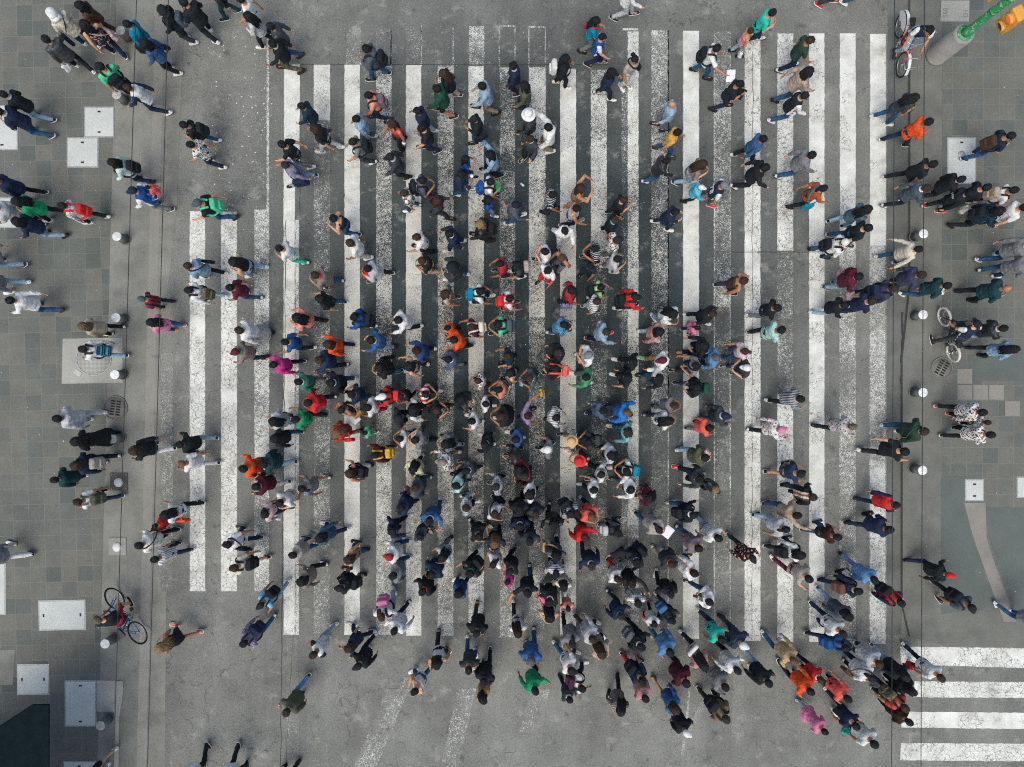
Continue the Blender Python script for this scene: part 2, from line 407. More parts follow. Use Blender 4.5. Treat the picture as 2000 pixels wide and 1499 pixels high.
def head_mesh(st, v):
    g = Geo(); k = v*1.7 + 1
    hair = lambda p: (p.z > .055 + .02*noise.noise(p*30) if p.x > .045 else p.z > .055 - (.045 - p.x)*1.5 + .012*noise.noise(p*30)) and p.z > -.075
    if st == 's': shell(g, (-.012, 0, .030), (.110, .092, .105), hair, k, .17, 44, 26, 12, ridge=.016)
    elif st == 'n': shell(g, (-.006, 0, .024), (.102, .081, .102), lambda p: p.z > .02 and p.x < .06 or p.x < -.02 and p.z > -.05, k, .01)
    elif st == 'l':
        shell(g, (-.014, 0, .028), (.115, .098, .108), lambda p: p.z > .05 if p.x > .045 else p.z > -.09, k, .13, 40, 24, 11, ridge=.018)
        rq = random.Random(v*13 + 3)                      # locks falling down the back and beside the face
        for n_ in range(74):
            a = rq.uniform(-1, 1); q = 1 if a > 0 else -1; front = abs(a) > .86
            a0 = a*1.9; p0 = Vector((-.012 - .085*math.cos(a0), .082*math.sin(a0), rq.uniform(.0, .10)))
            ln = rq.uniform(.24, .40) if not front else rq.uniform(.16, .26)
            wv = rq.uniform(.006, .020); fx = rq.uniform(0, 6)
            y1 = p0.y*1.25 + rq.uniform(-.02, .02); xb = (-.10 - .03*math.cos(a0)) if not front else .02
            pts = [p0]
            for k_ in range(1, 6):
                t = k_/5; pts.append(Vector((p0.x + (xb + .03*rq.random() - p0.x)*min(1, t*1.6) + wv*math.sin(fx + t*7), p0.y + (y1 - p0.y)*t + wv*math.cos(fx + t*6), p0.z - .02*t - ln*t**1.15)))
            rr = []; ra = [.020, .023, .022, .019, .014, .003]
            for p_, w_ in zip(pts, ra): rr.append([p_ + Vector((w_*math.cos(2*math.pi*j_/5), w_*math.sin(2*math.pi*j_/5), 0)) for j_ in range(5)])
            g.rings(rr)
    elif st == 'b':
        shell(g, (-.012, 0, .030), (.106, .088, .104), hair, k, .08, 40, 24, 11, ridge=.014)
        g.ell((-.095, 0, .085 - .03*v), (.045, .05, .045)); tubes(g, [(-.10, 0, .08), (-.15, .01, .03), (-.17, .01, -.06), (-.165, .0, -.12)], [(.03, .03), (.036, .04), (.03, .034), (.01, .012)], k)
    elif st in 'c':
        shell(g, (-.004, 0, .038), (.112, .094, .098), lambda p: p.z > .022, k, .008, ridge=.004)
        V = []; F = []; nn = 9
        for layer in (0, .008):
            for i in range(4):
                for j in range(nn):
                    a = (j/(nn-1) - .5)*2.5; rr_ = .088 + .033*i
                    V.append(Vector((.095*math.cos(a)*(.9 + .36*i*max(0, math.cos(a))), .086*math.sin(a), .030 - .010*i*math.cos(a) + .012*math.cos(2*a) + layer)))
        n1 = 4*nn
        for i in range(3):
            for j in range(nn-1):
                q = (i*nn + j, i*nn + j+1, (i+1)*nn + j+1, (i+1)*nn + j); F += [tuple(reversed(q)), tuple(x + n1 for x in q)]
        g.add(V, F); g.ell((-.004, 0, .138), (.009, .009, .006), None, 8, 5)
    elif st == 'H':
        nn = 28; prof = [(.0, .165), (.05, .163), (.085, .150), (.105, .11), (.112, .05), (.118, .045), (.145, .036), (.172, .030), (.172, .024), (.145, .028), (.1, .03)]
        rr = [[Vector((max(r_, .004)*math.cos(2*math.pi*j/nn)*1.02, max(r_, .004)*.96*math.sin(2*math.pi*j/nn), z + .012*math.sin(4*math.pi*j/nn)*(r_ > .14))) for j in range(nn)] for r_, z in prof]
        g.rings(rr)
    elif st == 'd':
        shell(g, (-.03, 0, .012), (.142, .125, .142), lambda p: p.x < .055 or p.z > .09, k, .07)
        tubes(g, [(-.04, 0, -.02), (-.05, 0, -.1), (-.06, 0, -.16)], [(.10, .11), (.11, .13), (.09, .14)], k)
    me = pydata({'c': 'cap', 'H': 'brimmed_hat', 'd': 'hood'}.get(st, 'hair'), g.V, g.F); return me
def shoe_mesh():
    secs = [(-.085, .012, .050), (-.078, .028, .078), (-.05, .037, .088), (-.01, .040, .086), (.04, .042, .070), (.09, .045, .056), (.13, .043, .048), (.16, .034, .040), (.178, .014, .030)]
    V = []; F = []; n = 12; mi = []
    for x, wd, h in secs:
        for j in range(n + 1):
            t = math.pi*j/n; V.append((x, wd*math.cos(t), .022 + (h - .022)*math.sin(t)))
    for i in range(len(secs) - 1):
        for j in range(n): F.append((i*(n+1) + j, i*(n+1) + j+1, (i+1)*(n+1) + j+1, (i+1)*(n+1) + j)); mi.append(0)
    o = len(V); ol = [(x - (.004 if x < 0 else -.005), wd + .005) for x, wd, h in secs]
    loop = [(x, wd) for x, wd in ol] + [(x, -wd) for x, wd in reversed(ol)]
    for z in (0, .026): V += [(x, y, z) for x, y in loop]
    L = len(loop)
    for j in range(L): F.append((o + j, o + (j+1) % L, o + L + (j+1) % L, o + L + j)); mi.append(1)
    F += [tuple(o + j for j in reversed(range(L))), tuple(o + L + j for j in range(L))]; mi += [1, 1]
    return pydata('shoe', V, F, 2, True, mi)

# ---- bags and things in the hand
def rbox(sx, sy, sz, bev=.04, seg=3, crumple=0, seed=0, name='box', taper=1.0):
    bm = bmesh.new(); bmesh.ops.create_cube(bm, size=1)
    for v in bm.verts: v.co = Vector((v.co.x*sx, v.co.y*sy, v.co.z*sz))
    bmesh.ops.bevel(bm, geom=bm.edges[:], offset=bev, segments=seg, affect='EDGES', profile=.6)
    bmesh.ops.subdivide_edges(bm, edges=[e for e in bm.edges if e.calc_length() > .05], cuts=3, use_grid_fill=True)
    for v in bm.verts:
        if taper != 1.0: q = 1 - (1 - taper)*max(0, v.co.z/sz + .3); v.co.x *= q; v.co.y *= q
        if crumple: v.co += v.co.normalized()*crumple*(noise.noise(v.co*14 + Vector((seed, 0, 0))) + .7*noise.noise(v.co*34))
    me = bpy.data.meshes.new(name); bm.to_mesh(me); bm.free(); me.materials.append(None)
    me.polygons.foreach_set('use_smooth', [True]*len(me.polygons)); return me
def strap(pts, wd=.022, th=.006, name='strap'):
    """flat webbing along a path"""
    V = []; F = []; n = len(pts); pts = [Vector(p) for p in pts]
    for i, p in enumerate(pts):
        t = (pts[min(n-1, i+1)] - pts[max(0, i-1)]).normalized(); up = Vector((0, 0, 1)) if abs(t.z) < .8 else Vector((1, 0, 0))
        sd_ = t.cross(up).normalized(); nn = sd_.cross(t).normalized()
        V += [p + sd_*wd + nn*th, p - sd_*wd + nn*th, p - sd_*wd - nn*th, p + sd_*wd - nn*th]
    for i in range(n - 1):
        for j in range(4): F.append((i*4 + j, i*4 + (j+1) % 4, i*4 + 4 + (j+1) % 4, i*4 + 4 + j))
    F += [(0, 1, 2, 3), tuple(4*(n-1) + j for j in (3, 2, 1, 0))]
    return pydata(name, V, F, 1, False)
CACHE = {}
def cached(key, fn, *a):
    if key not in CACHE: CACHE[key] = fn(*a)
    return CACHE[key]
def smooth_path(P_, k=4):
    P_ = [Vector(p) for p in P_]; out = []
    for i in range(len(P_) - 1):
        p0, p1, p2, p3 = P_[max(0, i-1)], P_[i], P_[i+1], P_[min(len(P_)-1, i+2)]
        for j in range(k):
            t = j/k; out.append(.5*((2*p1) + (p2 - p0)*t + (2*p0 - 5*p1 + 4*p2 - p3)*t*t + (3*p1 - p0 - 3*p2 + p3)*t**3))
    return out + [P_[-1]]
def tube_mesh(pts, r, name, n=10, slots=1):
    g = Geo(); pts = [Vector(p) for p in pts]; rr = []
    for i, p in enumerate(pts):
        t = (pts[min(len(pts)-1, i+1)] - pts[max(0, i-1)]).normalized(); u = t.orthogonal().normalized() if i == 0 else (u - t*u.dot(t)).normalized(); v = t.cross(u)
        q = r[i] if isinstance(r, (list, tuple)) else r
        rr.append([p + (u*math.cos(2*math.pi*j/n) + v*math.sin(2*math.pi*j/n))*q for j in range(n)])
    g.rings(rr); return pydata(name, g.V, g.F, slots)
# ================================================================== the setting
def asphalt_nodes(a):
    """worn asphalt: aggregate grain, patches, tyre tracks, shade under the crowd mixed in as a darker oval in the middle of the crossing"""
    co = a.coord('Object')
    xyz = a.n('SeparateXYZ'); a.l(co, xyz.inputs[0]); X, Y, _z = xyz.outputs
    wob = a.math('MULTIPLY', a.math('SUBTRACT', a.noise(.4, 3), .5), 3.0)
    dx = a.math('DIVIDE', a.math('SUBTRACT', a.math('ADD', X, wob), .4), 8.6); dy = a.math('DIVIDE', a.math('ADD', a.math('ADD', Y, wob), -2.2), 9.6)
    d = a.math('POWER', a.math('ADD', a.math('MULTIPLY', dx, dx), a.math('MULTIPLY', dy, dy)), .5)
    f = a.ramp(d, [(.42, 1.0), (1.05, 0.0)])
    base = a.mix(f, lin('757770'), lin('384243'))  # darker oval: shade under the crowd mixed into the road colour
    base = a.mix(1.0, base, a.ramp(a.noise(.7, 6, .7), [(.30, .72), (.68, 1.16)]), 'MULTIPLY')
    mp = a.n('Mapping'); mp.inputs['Scale'].default_value = (.9, .05, 1); a.l(co, mp.inputs[0])
    base = a.mix(1.0, base, a.ramp(a.noise(1.0, 3, .6, vec=mp.outputs[0]), [(.34, .84), (.62, 1.06)]), 'MULTIPLY')     # tyre tracks
    g1 = a.ramp(a.noise(55, 3, .78), [(.3, .48), (.5, 1.0), (.72, 1.55)])
    base = a.mix(.9, base, g1, 'MULTIPLY')
    base = a.mix(.7, base, a.ramp(a.noise(20, 3, .7), [(.3, .74), (.7, 1.24)]), 'MULTIPLY')
    v = a.n('TexVoronoi'); v.inputs['Scale'].default_value = 38; a.l(co, v.inputs['Vector'])
    base = a.mix(a.math('MULTIPLY', a.math('LESS_THAN', v.outputs['Distance'], .12), .6), base, lin('a3a49b'))
    spot = a.ramp(a.noise(2.6, 5, .72), [(.58, 0.0), (.68, .55)]); base = a.mix(spot, base, lin('3d4241'))
    pale = a.ramp(a.noise(1.9, 6, .75, kind='Object', vec=None), [(.32, .6), (.44, 0.0)]); base = a.mix(pale, base, lin('95968d'))
    v2 = a.n('TexVoronoi'); v2.inputs['Scale'].default_value = 4.6; a.l(co, v2.inputs['Vector'])
    base = a.mix(a.math('MULTIPLY', a.math('LESS_THAN', v2.outputs['Distance'], .055), .8), base, lin('262a2a'))   # flattened gum
    vz = a.n('TexVoronoi', feature='DISTANCE_TO_EDGE'); vz.inputs['Scale'].default_value = .55
    nz = a.n('TexNoise'); nz.inputs['Scale'].default_value = 2.2; nz.inputs['Detail'].default_value = 5; a.l(co, nz.inputs['Vector'])
    sc = a.n('VectorMath', operation='SCALE'); sc.inputs['Scale'].default_value = .9; a.l(nz.outputs['Color'], sc.inputs[0])
    wv = a.n('VectorMath', operation='ADD'); a.l(co, wv.inputs[0]); a.l(sc.outputs[0], wv.inputs[1]); a.l(wv.outputs[0], vz.inputs['Vector'])
    ck = a.math('MULTIPLY', a.math('LESS_THAN', vz.outputs['Distance'], .0042), a.math('GREATER_THAN', a.noise(.33, 2), .50))
    return a.mix(a.math('MULTIPLY', ck, .45), base, lin('2e3232'))
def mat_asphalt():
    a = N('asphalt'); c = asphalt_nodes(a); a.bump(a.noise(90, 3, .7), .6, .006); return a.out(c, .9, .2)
def mat_paint():
    """road paint; the object's own value 'wear' says how much has gone"""
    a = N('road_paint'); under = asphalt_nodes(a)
    at = a.n('Attribute', attribute_type='OBJECT', attribute_name='wear'); wear = at.outputs['Fac']
    ac = a.n('Attribute', attribute_type='OBJECT', attribute_name='crack'); crack = ac.outputs['Fac']
    big = a.noise(.75, 2); n1 = a.noise(48, 2, .75); n2 = a.noise(9, 4, .7)
    q = a.math('ADD', a.math('MULTIPLY', n1, 1.0), a.math('MULTIPLY', n2, .45))
    q = a.math('ADD', q, a.math('MULTIPLY', big, .45))
    thr = a.math('ADD', a.math('MULTIPLY', wear, .62), .52)
    m = a.math('MULTIPLY', a.math('SUBTRACT', q, thr), 9, clamp=True)
    vz = a.n('TexVoronoi', feature='DISTANCE_TO_EDGE'); vz.inputs['Scale'].default_value = 9
    wv = a.n('VectorMath', operation='ADD'); nz = a.n('TexNoise'); nz.inputs['Scale'].default_value = 6; a.l(a.coord(), nz.inputs['Vector'])
    sc = a.n('VectorMath', operation='SCALE'); sc.inputs['Scale'].default_value = .22; a.l(nz.outputs['Color'], sc.inputs[0]); a.l(a.coord(), wv.inputs[0]); a.l(sc.outputs[0], wv.inputs[1]); a.l(wv.outputs[0], vz.inputs['Vector'])
    ck = a.math('MULTIPLY', a.math('LESS_THAN', vz.outputs['Distance'], .04), a.math('GREATER_THAN', a.math('ADD', a.noise(1.1, 3), crack), .84))
    m = a.math('MULTIPLY', m, a.math('SUBTRACT', 1.0, a.math('MULTIPLY', ck, .8)))
    dirt_shade = a.ramp(a.noise(1.7, 6, .7), [(.28, lin('96978d')), (.44, lin('c3c5bb')), (.62, lin('d8dcd3'))])
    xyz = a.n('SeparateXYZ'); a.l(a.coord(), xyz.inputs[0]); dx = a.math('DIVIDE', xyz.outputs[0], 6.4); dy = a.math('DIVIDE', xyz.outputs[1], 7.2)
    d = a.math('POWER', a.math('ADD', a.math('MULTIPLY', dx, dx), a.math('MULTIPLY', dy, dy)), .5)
    dirt_shade = a.mix(a.ramp(d, [(.3, .5), (1.05, 0.0)]), dirt_shade, lin('a8a497'))                           # trodden grey, and the crowd's soft shade painted into the centre
    fine = a.ramp(a.noise(70, 3, .75), [(.28, .62), (.5, 1.0)]); dirt_shade = a.mix(1.0, dirt_shade, fine, 'MULTIPLY')
    a.bump(a.noise(90, 3, .7), .4, .005)
    return a.out(a.mix(m, under, dirt_shade), .8, .25)
def mat_paving(ang):
    a = N('stone_paving'); mp = a.n('Mapping'); mp.inputs['Rotation'].default_value = (0, 0, ang); a.l(a.coord(), mp.inputs[0])
    br = a.n('TexBrick', offset=0.0, squash=1.0); a.l(mp.outputs[0], br.inputs['Vector'])
    br.inputs['Scale'].default_value = 1; br.inputs['Brick Width'].default_value = .406; br.inputs['Row Height'].default_value = .404
    br.inputs['Mortar Size'].default_value = .0045; br.inputs['Mortar Smooth'].default_value = .3; br.inputs['Bias'].default_value = 0
    br.inputs['Color1'].default_value = (0, 0, 0, 1); br.inputs['Color2'].default_value = (1, 1, 1, 1); br.inputs['Mortar'].default_value = (.5, .5, .5, 1)
    tone = a.ramp(br.outputs['Color'], [(.0, lin('565d57')), (.2, lin('60655f')), (.6, lin('65685f')), (1.0, lin('6a6a61'))])
    tone = a.mix(1.0, tone, a.ramp(a.noise(1.1, 6, .7), [(.3, .82), (.7, 1.12)]), 'MULTIPLY')
    tone = a.mix(.8, tone, a.ramp(a.noise(55, 3, .75), [(.3, .58), (.7, 1.34)]), 'MULTIPLY')
    stain = a.ramp(a.noise(3.1, 4), [(.64, 0.0), (.72, .5)]); tone = a.mix(stain, tone, lin('4f544f'))
    col = a.mix(a.math('MULTIPLY', br.outputs['Fac'], .38), tone, lin('8c8e84'))
    a.bump(a.noise(60, 3), .4, .004); return a.out(col, .85, .25)
def mat_concrete(name, c, var=.12):
    a = N(name)
    col = a.mix(1.0, lin(c), a.ramp(a.noise(1.2, 6, .68), [(.28, 1 - var*1.6), (.72, 1 + var)]), 'MULTIPLY')
    col = a.mix(.8, col, a.ramp(a.noise(85, 3, .7), [(.3, .74), (.7, 1.2)]), 'MULTIPLY')
    st = a.ramp(a.noise(2.3, 5, .7), [(.60, 0.0), (.70, .42)]); col = a.mix(st, col, lin('55554f'))
    v = a.n('TexVoronoi'); v.inputs['Scale'].default_value = 6.5; a.l(a.coord(), v.inputs['Vector'])
    col = a.mix(a.math('MULTIPLY', a.math('LESS_THAN', v.outputs['Distance'], .07), .5), col, lin('3c3e3b'))
    a.bump(a.noise(70, 4), .5, .004); return a.out(col, .88, .22)
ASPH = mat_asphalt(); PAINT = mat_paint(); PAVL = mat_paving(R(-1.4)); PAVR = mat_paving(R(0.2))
CONC = mat_concrete('concrete', '7b7d74', .22); KERB = mat_concrete('kerb_stone', '8d8d83'); PALE = mat_concrete('pale_concrete', '9b9c92')
CONCR = mat_concrete('worn_concrete', '6c6e66', .2); DARKP = mat_concrete('smooth_grey_patch', '5b645e', .1)
def sheet(name, pts, z, mat, thick=0):
    """flat sheet through photo ground points, with a skirt of the given thickness"""
    n = len(pts); V = [(gx(x), gy(y), z) for x, y in pts]; F = [tuple(range(n))]
    if thick:
        V += [(gx(x), gy(y), z - thick) for x, y in pts]
        F += [(i, n + i, n + (i+1) % n, (i+1) % n) for i in range(n)]
    bm = bmesh.new(); vs = [bm.verts.new(v) for v in V]
    for f in F: bm.faces.new([vs[i] for i in f])
    bmesh.ops.recalc_face_normals(bm, faces=bm.faces[:])
    if bm.faces[0].normal.z < 0: bmesh.ops.reverse_faces(bm, faces=bm.faces[:])
    me = bpy.data.meshes.new(name); bm.to_mesh(me); bm.free(); me.materials.append(None)
    return mesh_obj(name, me, mats=[mat])
# pavement heights account for the photo: px() of a raised edge
def up(pts, z=PAVE): return [(1000 + (x - 1000)*(CAMH - z)/CAMH, 749.5 + (y - 749.5)*(CAMH - z)/CAMH) for x, y in pts]

g = bpy.data.meshes.new('ground'); g.from_pydata([(-400, -400, 0), (400, -400, 0), (400, 400, 0), (-400, 400, 0)], [], [(0, 1, 2, 3)]); g.materials.append(None)
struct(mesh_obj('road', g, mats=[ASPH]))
kl = lambda y: 318 - .024*y            # kerb line on the left
pl = lambda y: 227 - .0245*y           # edge of the stone paving on the left
YA, YB = -1200, 3000
struct(sheet('pavement', up([(-2600, YA), (kl(YA) - 15, YA), (kl(YB) - 15, YB), (-2600, YB)]), PAVE, CONC, PAVE))
kp = up([(kl(YA) - 15, YA), (kl(YB) - 15, YB)]); kq = [(kl(YB) + 4, YB), (kl(YA) + 4, YA)]        # a dropped kerb: the stone slopes down to the road
km = bpy.data.meshes.new('pavement_kerb'); km.from_pydata([(gx(kp[0][0]), gy(kp[0][1]), PAVE), (gx(kp[1][0]), gy(kp[1][1]), PAVE), (gx(kq[0][0]), gy(kq[0][1]), .006), (gx(kq[1][0]), gy(kq[1][1]), .006)], [], [(0, 1, 2, 3)]); km.materials.append(None)
struct(mesh_obj('pavement_kerb', km, mats=[KERB]))
struct(sheet('gutter_path', [(kl(YA), YA), (kl(YA) + 44, YA), (kl(-40) + 40, 60), (kl(300) + 34, 420), (kl(700) + 12, 700), (kl(900) + 30, 960), (kl(1400) + 38, 1500), (kl(YB) + 40, YB), (kl(YB), YB)], .004, mat_concrete('gutter', '7d7e75', .24)))
struct(sheet('stone_pavement', up([(-2600, YA), (pl(YA), YA), (pl(YB), YB), (-2600, YB)]), PAVE + .004, PAVL))
struct(sheet('pavement', up([(1778, YA), (1778, 560), (1763, 700), (1763, 1180), (1778, 1245), (1850, 1262), (2000, 1266), (4600, 1290), (4600, YA)]), PAVE, CONCR, PAVE))
struct(sheet('stone_pavement', up([(1840, YA), (1840, 850), (1838, 1180), (2000, 1205), (2120, 1240), (4600, 1240), (4600, YA)]), PAVE + .004, PAVR))
struct(sheet('gutter_path', [(1735, YA), (1776, YA), (1776, 560), (1762, 700), (1762, 1180), (1760, 1240), (1732, 1240)], .004, mat_concrete('gutter_dark', '666963', .22)))
struct(sheet('smooth_pavement', up([(1839, 930), (1892, 932), (1896, 985), (1905, 1060), (1925, 1130), (1958, 1182), (1839, 1200)]), PAVE + .008, DARKP))
struct(sheet('smooth_pavement', up([(1902, 690), (2060, 690), (2060, 745), (1902, 745)]), PAVE + .008, DARKP))
struct(sheet('smooth_pavement', up([(1925, 992), (2100, 992), (2100, 1170), (1984, 1200), (1950, 1110), (1932, 1050)]), PAVE + .008, DARKP))
struct(sheet('pale_pavement', up([(1882, 982), (1924, 982), (1926, 1050), (1945, 1110), (1985, 1215), (1960, 1215), (1925, 1120), (1900, 1050)]), PAVE + .012, mat_concrete('mortar_strip', '817f76')))
for i, (x0, y0) in enumerate([(1869, 721), (1869, 752), (1900, 752), (1931, 752), (1962, 784)]):
    struct(sheet('pale_pavement', up([(x0, y0), (x0 + 29, y0), (x0 + 29, y0 + 29), (x0, y0 + 29)]), PAVE + .012, mat_concrete('repair_slab', '85837a')))
struct(sheet('pale_pavement', up([(123, 662), (240, 660), (240, 748), (121, 750)]), PAVE + .008, PALE))
struct(sheet('pale_pavement', up([(-20, 1270), (30, 1269), (26, 1338), (-20, 1338)]), PAVE + .008, CONC))
struct(sheet('pale_pavement', up([(190, 1329), (225, 1329), (224, 1390), (190, 1390)]), PAVE + .010, PALE))
struct(sheet('pale_pavement', up([(226, 1330), (240, 1330), (242, 1346), (234, 1400), (232, 1520), (221, 1520)]), PAVE + .014, PALE))

# ---- crosswalk stripes: x0, x1, top, bottom, wear, cracks
STR = [(314, 338, 690, 1155, .82, .2), (371, 401, 413, 1155, .22, .42), (432, 463, 414, 1155, .26, .42), (497, 526, 410, 1155, .62, .1), (521, 526, 70, 412, .62, 0),
 (555, 586, 126, 330, .24, .2), (554, 576, 330, 1240, .40, .2), (577, 584, 430, 1240, .55, 0), (613, 645, 126, 235, .36, .1), (613, 645, 235, 1238, .78, .1), (673, 703, 126, 1240, .34, .16), (735, 765, 130, 1240, .64, 0),
 (793, 823, 128, 560, .32, .1), (793, 823, 560, 1242, .48, .1), (855, 886, 129, 1242, .62, 0), (915, 945, 130, 760, .46, .1), (915, 945, 760, 1240, .58, .1), (976, 1006, 132, 1245, .70, 0), (1033, 1064, 132, 620, .52, .1), (1033, 1064, 620, 1250, .70, .1),
 (1094, 1125, 135, 1240, .40, .12), (1154, 1185, 137, 520, .56, 0), (1154, 1185, 520, 1180, .80, 0), (1214, 1226, 160, 1250, .80, 0), (1226, 1247, 62, 900, .50, .05), (1226, 1247, 900, 1250, .62, .05), (1272, 1306, 60, 820, .70, .05), (1272, 1306, 820, 1250, .88, 0),
 (1334, 1365, 61, 1248, .28, .12), (1394, 1426, 62, 600, .72, .05), (1394, 1426, 600, 1250, .86, 0), (1454, 1485, 64, 1252, .18, .36), (1518, 1549, 66, 490, .34, .42), (1518, 1549, 490, 770, .84, .2), (1518, 1549, 770, 1254, .34, .46),
 (1580, 1610, 66, 1254, .14, .30), (1640, 1671, 66, 490, .16, .26), (1639, 1671, 490, 1256, .70, .2), (1699, 1730, 67, 480, .12, .22), (1698, 1729, 480, 900, .66, .2), (1698, 1729, 900, 1258, .52, .3)]
STR += [(x, x + 30, 52, 128, w_, 0) for x, w_ in ((676, .80), (735, .94), (793, .90), (854, .93), (916, .74), (1094, .96), (1154, .90))]
STR += [(735, 737, 70, 130, .6, 0), (763, 765, 60, 130, .72, 0), (822, 824, 50, 130, .55, 0), (884, 886, 55, 130, .6, 0), (974, 976, 52, 132, .74, 0), (1005, 1007, 50, 132, .68, 0), (1032, 1034, 53, 132, .68, 0), (1064, 1066, 53, 520, .62, 0), (975, 1006, 50, 53, .66, 0), (1032, 1064, 52, 55, .66, 0),
        (1216, 1246, 56, 60, .5, 0), (1394, 1396, 62, 1250, .62, 0), (1425, 1427, 62, 1250, .62, 0), (1304, 1306, 60, 1250, .62, 0)]
def stripe_mesh(corners, seed):
    """a painted bar whose long edges are slightly ragged"""
    (a, b, c, d) = [Vector((gx(x), gy(y), 0)) for x, y in corners]      # a-b one end, d-c the other
    L = (d - a).length; n = max(4, int(L/.09)); u = (b - a).normalized(); V = []; F = []
    for i in range(n + 1):
        t = i/n; p, q = a.lerp(d, t), b.lerp(c, t)
        V += [p + u*.020*noise.noise(Vector((i*1.7, seed, 0))), q + u*.020*noise.noise(Vector((i*1.7, seed, 9)))]
        if i: F.append((2*i - 2, 2*i - 1, 2*i + 1, 2*i))
    me = bpy.data.meshes.new('crosswalk_stripe'); me.from_pydata([(v.x, v.y, .004 + .0004*(seed % 7)) for v in V], [], F); me.materials.append(None); return me
def bar(corners, wear, crack, name='crosswalk_markings'):
    o = mesh_obj(name, stripe_mesh(corners, bar.k), mats=[PAINT]); bar.k += 1
    o['wear'] = float(wear); o['crack'] = float(crack); return struct(o)
bar.k = 1
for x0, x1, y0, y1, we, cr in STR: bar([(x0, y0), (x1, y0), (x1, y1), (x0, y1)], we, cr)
for c, we, cr in [([(1757, 1263), (1760, 1298), (2450, 1318), (2450, 1272)], .2, .4), ([(1786, 1331), (1784, 1362), (2450, 1366), (2450, 1334)], .26, .4),
                  ([(1762, 1390), (1760, 1421), (2450, 1430), (2450, 1396)], .22, .3), ([(1759, 1451), (1758, 1485), (2450, 1490), (2450, 1456)], .24, .5), ([(1760, 1515), (1760, 1548), (2450, 1552), (2450, 1520)], .3, .3)]: bar(c, we, cr)
for c, we in [([(755, 1345), (800, 1345), (735, 1500), (690, 1500)], .86), ([(790, 1322), (800, 1322), (703, 1500), (695, 1500)], .82), ([(893, 1345), (930, 1345), (895, 1500), (860, 1500)], .80), ([(1035, 1345), (1075, 1345), (1060, 1430), (1015, 1430)], .84),
              ([(1375, 1360), (1395, 1350), (1310, 1500), (1295, 1500)], .92), ([(1433, 1250), (1454, 1250), (1452, 1440), (1428, 1440)], .88), ([(560, 1245), (582, 1245), (585, 1500), (560, 1500)], .92), ([(985, 1470), (1005, 1470), (990, 1500), (970, 1500)], .9), ([(1345, 1340), (1350, 1340), (1335, 1480), (1330, 1480)], .8)]: bar(c, we, 0, 'road_markings')
# ---- tar joints in the road
TAR = plain('tar', '33373a', .7, .3)
def joint(pts, wd, z=.0075):
    V = []; F = []
    for i, (x, y) in enumerate(pts):
        k = wd*(.6 + .8*noise.noise(Vector((i*.9, x*.01, y*.01)))**2 + .3*rng.random()); V += [(gx(x - k), gy(y), z), (gx(x + k), gy(y), z)]
        if i: F.append((2*i - 2, 2*i - 1, 2*i + 1, 2*i))
    me = bpy.data.meshes.new('road_joint'); me.from_pydata(V, [], F); me.materials.append(None); return struct(mesh_obj('road_joint', me, mats=[TAR]))
def wander(p, q, n, amp): return [(p[0] + (q[0] - p[0])*i/n + amp*noise.noise(Vector((i*.6, p[0], q[1]))), p[1] + (q[1] - p[1])*i/n) for i in range(n + 1)]
joint(wander((586, 200), (586, 420), 12, 2), .5); joint(wander((559, 430), (548, 1499), 50, 3), .7); joint(wander((573, 1240), (558, 1499), 16, 2), .45)
joint(wander((1762, 610), (1760, 780), 14, 4), 2.2); joint(wander((1761, 780), (1760, 1000), 12, 3), .5); joint(wander((1470, 100), (1468, 1250), 50, 4), .5); joint(wander((1074, 132), (1076, 700), 26, 2), .4)
def hjoint(x0, x1, y, wd=.45):
    V = []; F = []; n = int((x1 - x0)/12)
    for i in range(n + 1):
        x = x0 + (x1 - x0)*i/n; yy = y + 1.4*noise.noise(Vector((i*.5, y, 0))); V += [(gx(x), gy(yy - wd), .0078), (gx(x), gy(yy + wd), .0078)]
        if i: F.append((2*i - 2, 2*i, 2*i + 1, 2*i - 1))
    me = bpy.data.meshes.new('road_joint'); me.from_pydata(V, [], F); me.materials.append(None); struct(mesh_obj('road_joint', me, mats=[TAR]))
hjoint(520, 1190, 127); hjoint(1430, 1600, 493)
# ---- chips of paint and litter specks: nobody could count them
chip = plain('paint_chip', 'c9cac4', .8, .2); V = []; F = []
def speck(px, py, r, z):
    n = rng.choice((4, 5, 6, 7)); o = len(V)
    for j in range(n):
        t = 2*math.pi*j/n; q = r*rng.uniform(.45, 1.25); V.append((gx(px) + q*math.cos(t)*1.1, gy(py) + q*math.sin(t), z))
    F.append(tuple(range(o, o + n)))
for _ in range(900):
    k = rng.random()
    if k < .30: px, py = rng.gauss(450, 34), rng.uniform(60, 420)
    elif k < .52: px, py = rng.gauss(508, 14), rng.uniform(90, 700)
    elif k < .62: px, py = rng.uniform(640, 1100), rng.uniform(50, 130)
    elif k < .80: px, py = rng.uniform(700, 1450), rng.uniform(300, 1350)
    else: px, py = rng.uniform(330, 1730), rng.uniform(10, 1499)
    speck(px, py, rng.choice((.005, .006, .007, .008, .011, .020 if k < .5 else .009)), .0085)
for _ in range(60):
    px, py = (rng.uniform(5, 205), rng.uniform(5, 1350)) if rng.random() < .6 else (rng.uniform(1790, 1995), rng.uniform(10, 1200))
    speck(px, py, rng.uniform(.006, .014), PAVE + .0165)
me = bpy.data.meshes.new('paint_chips'); me.from_pydata(V, [], F); me.materials.append(None); o = mesh_obj('paint_chips', me, mats=[chip]); o['kind'] = 'stuff'

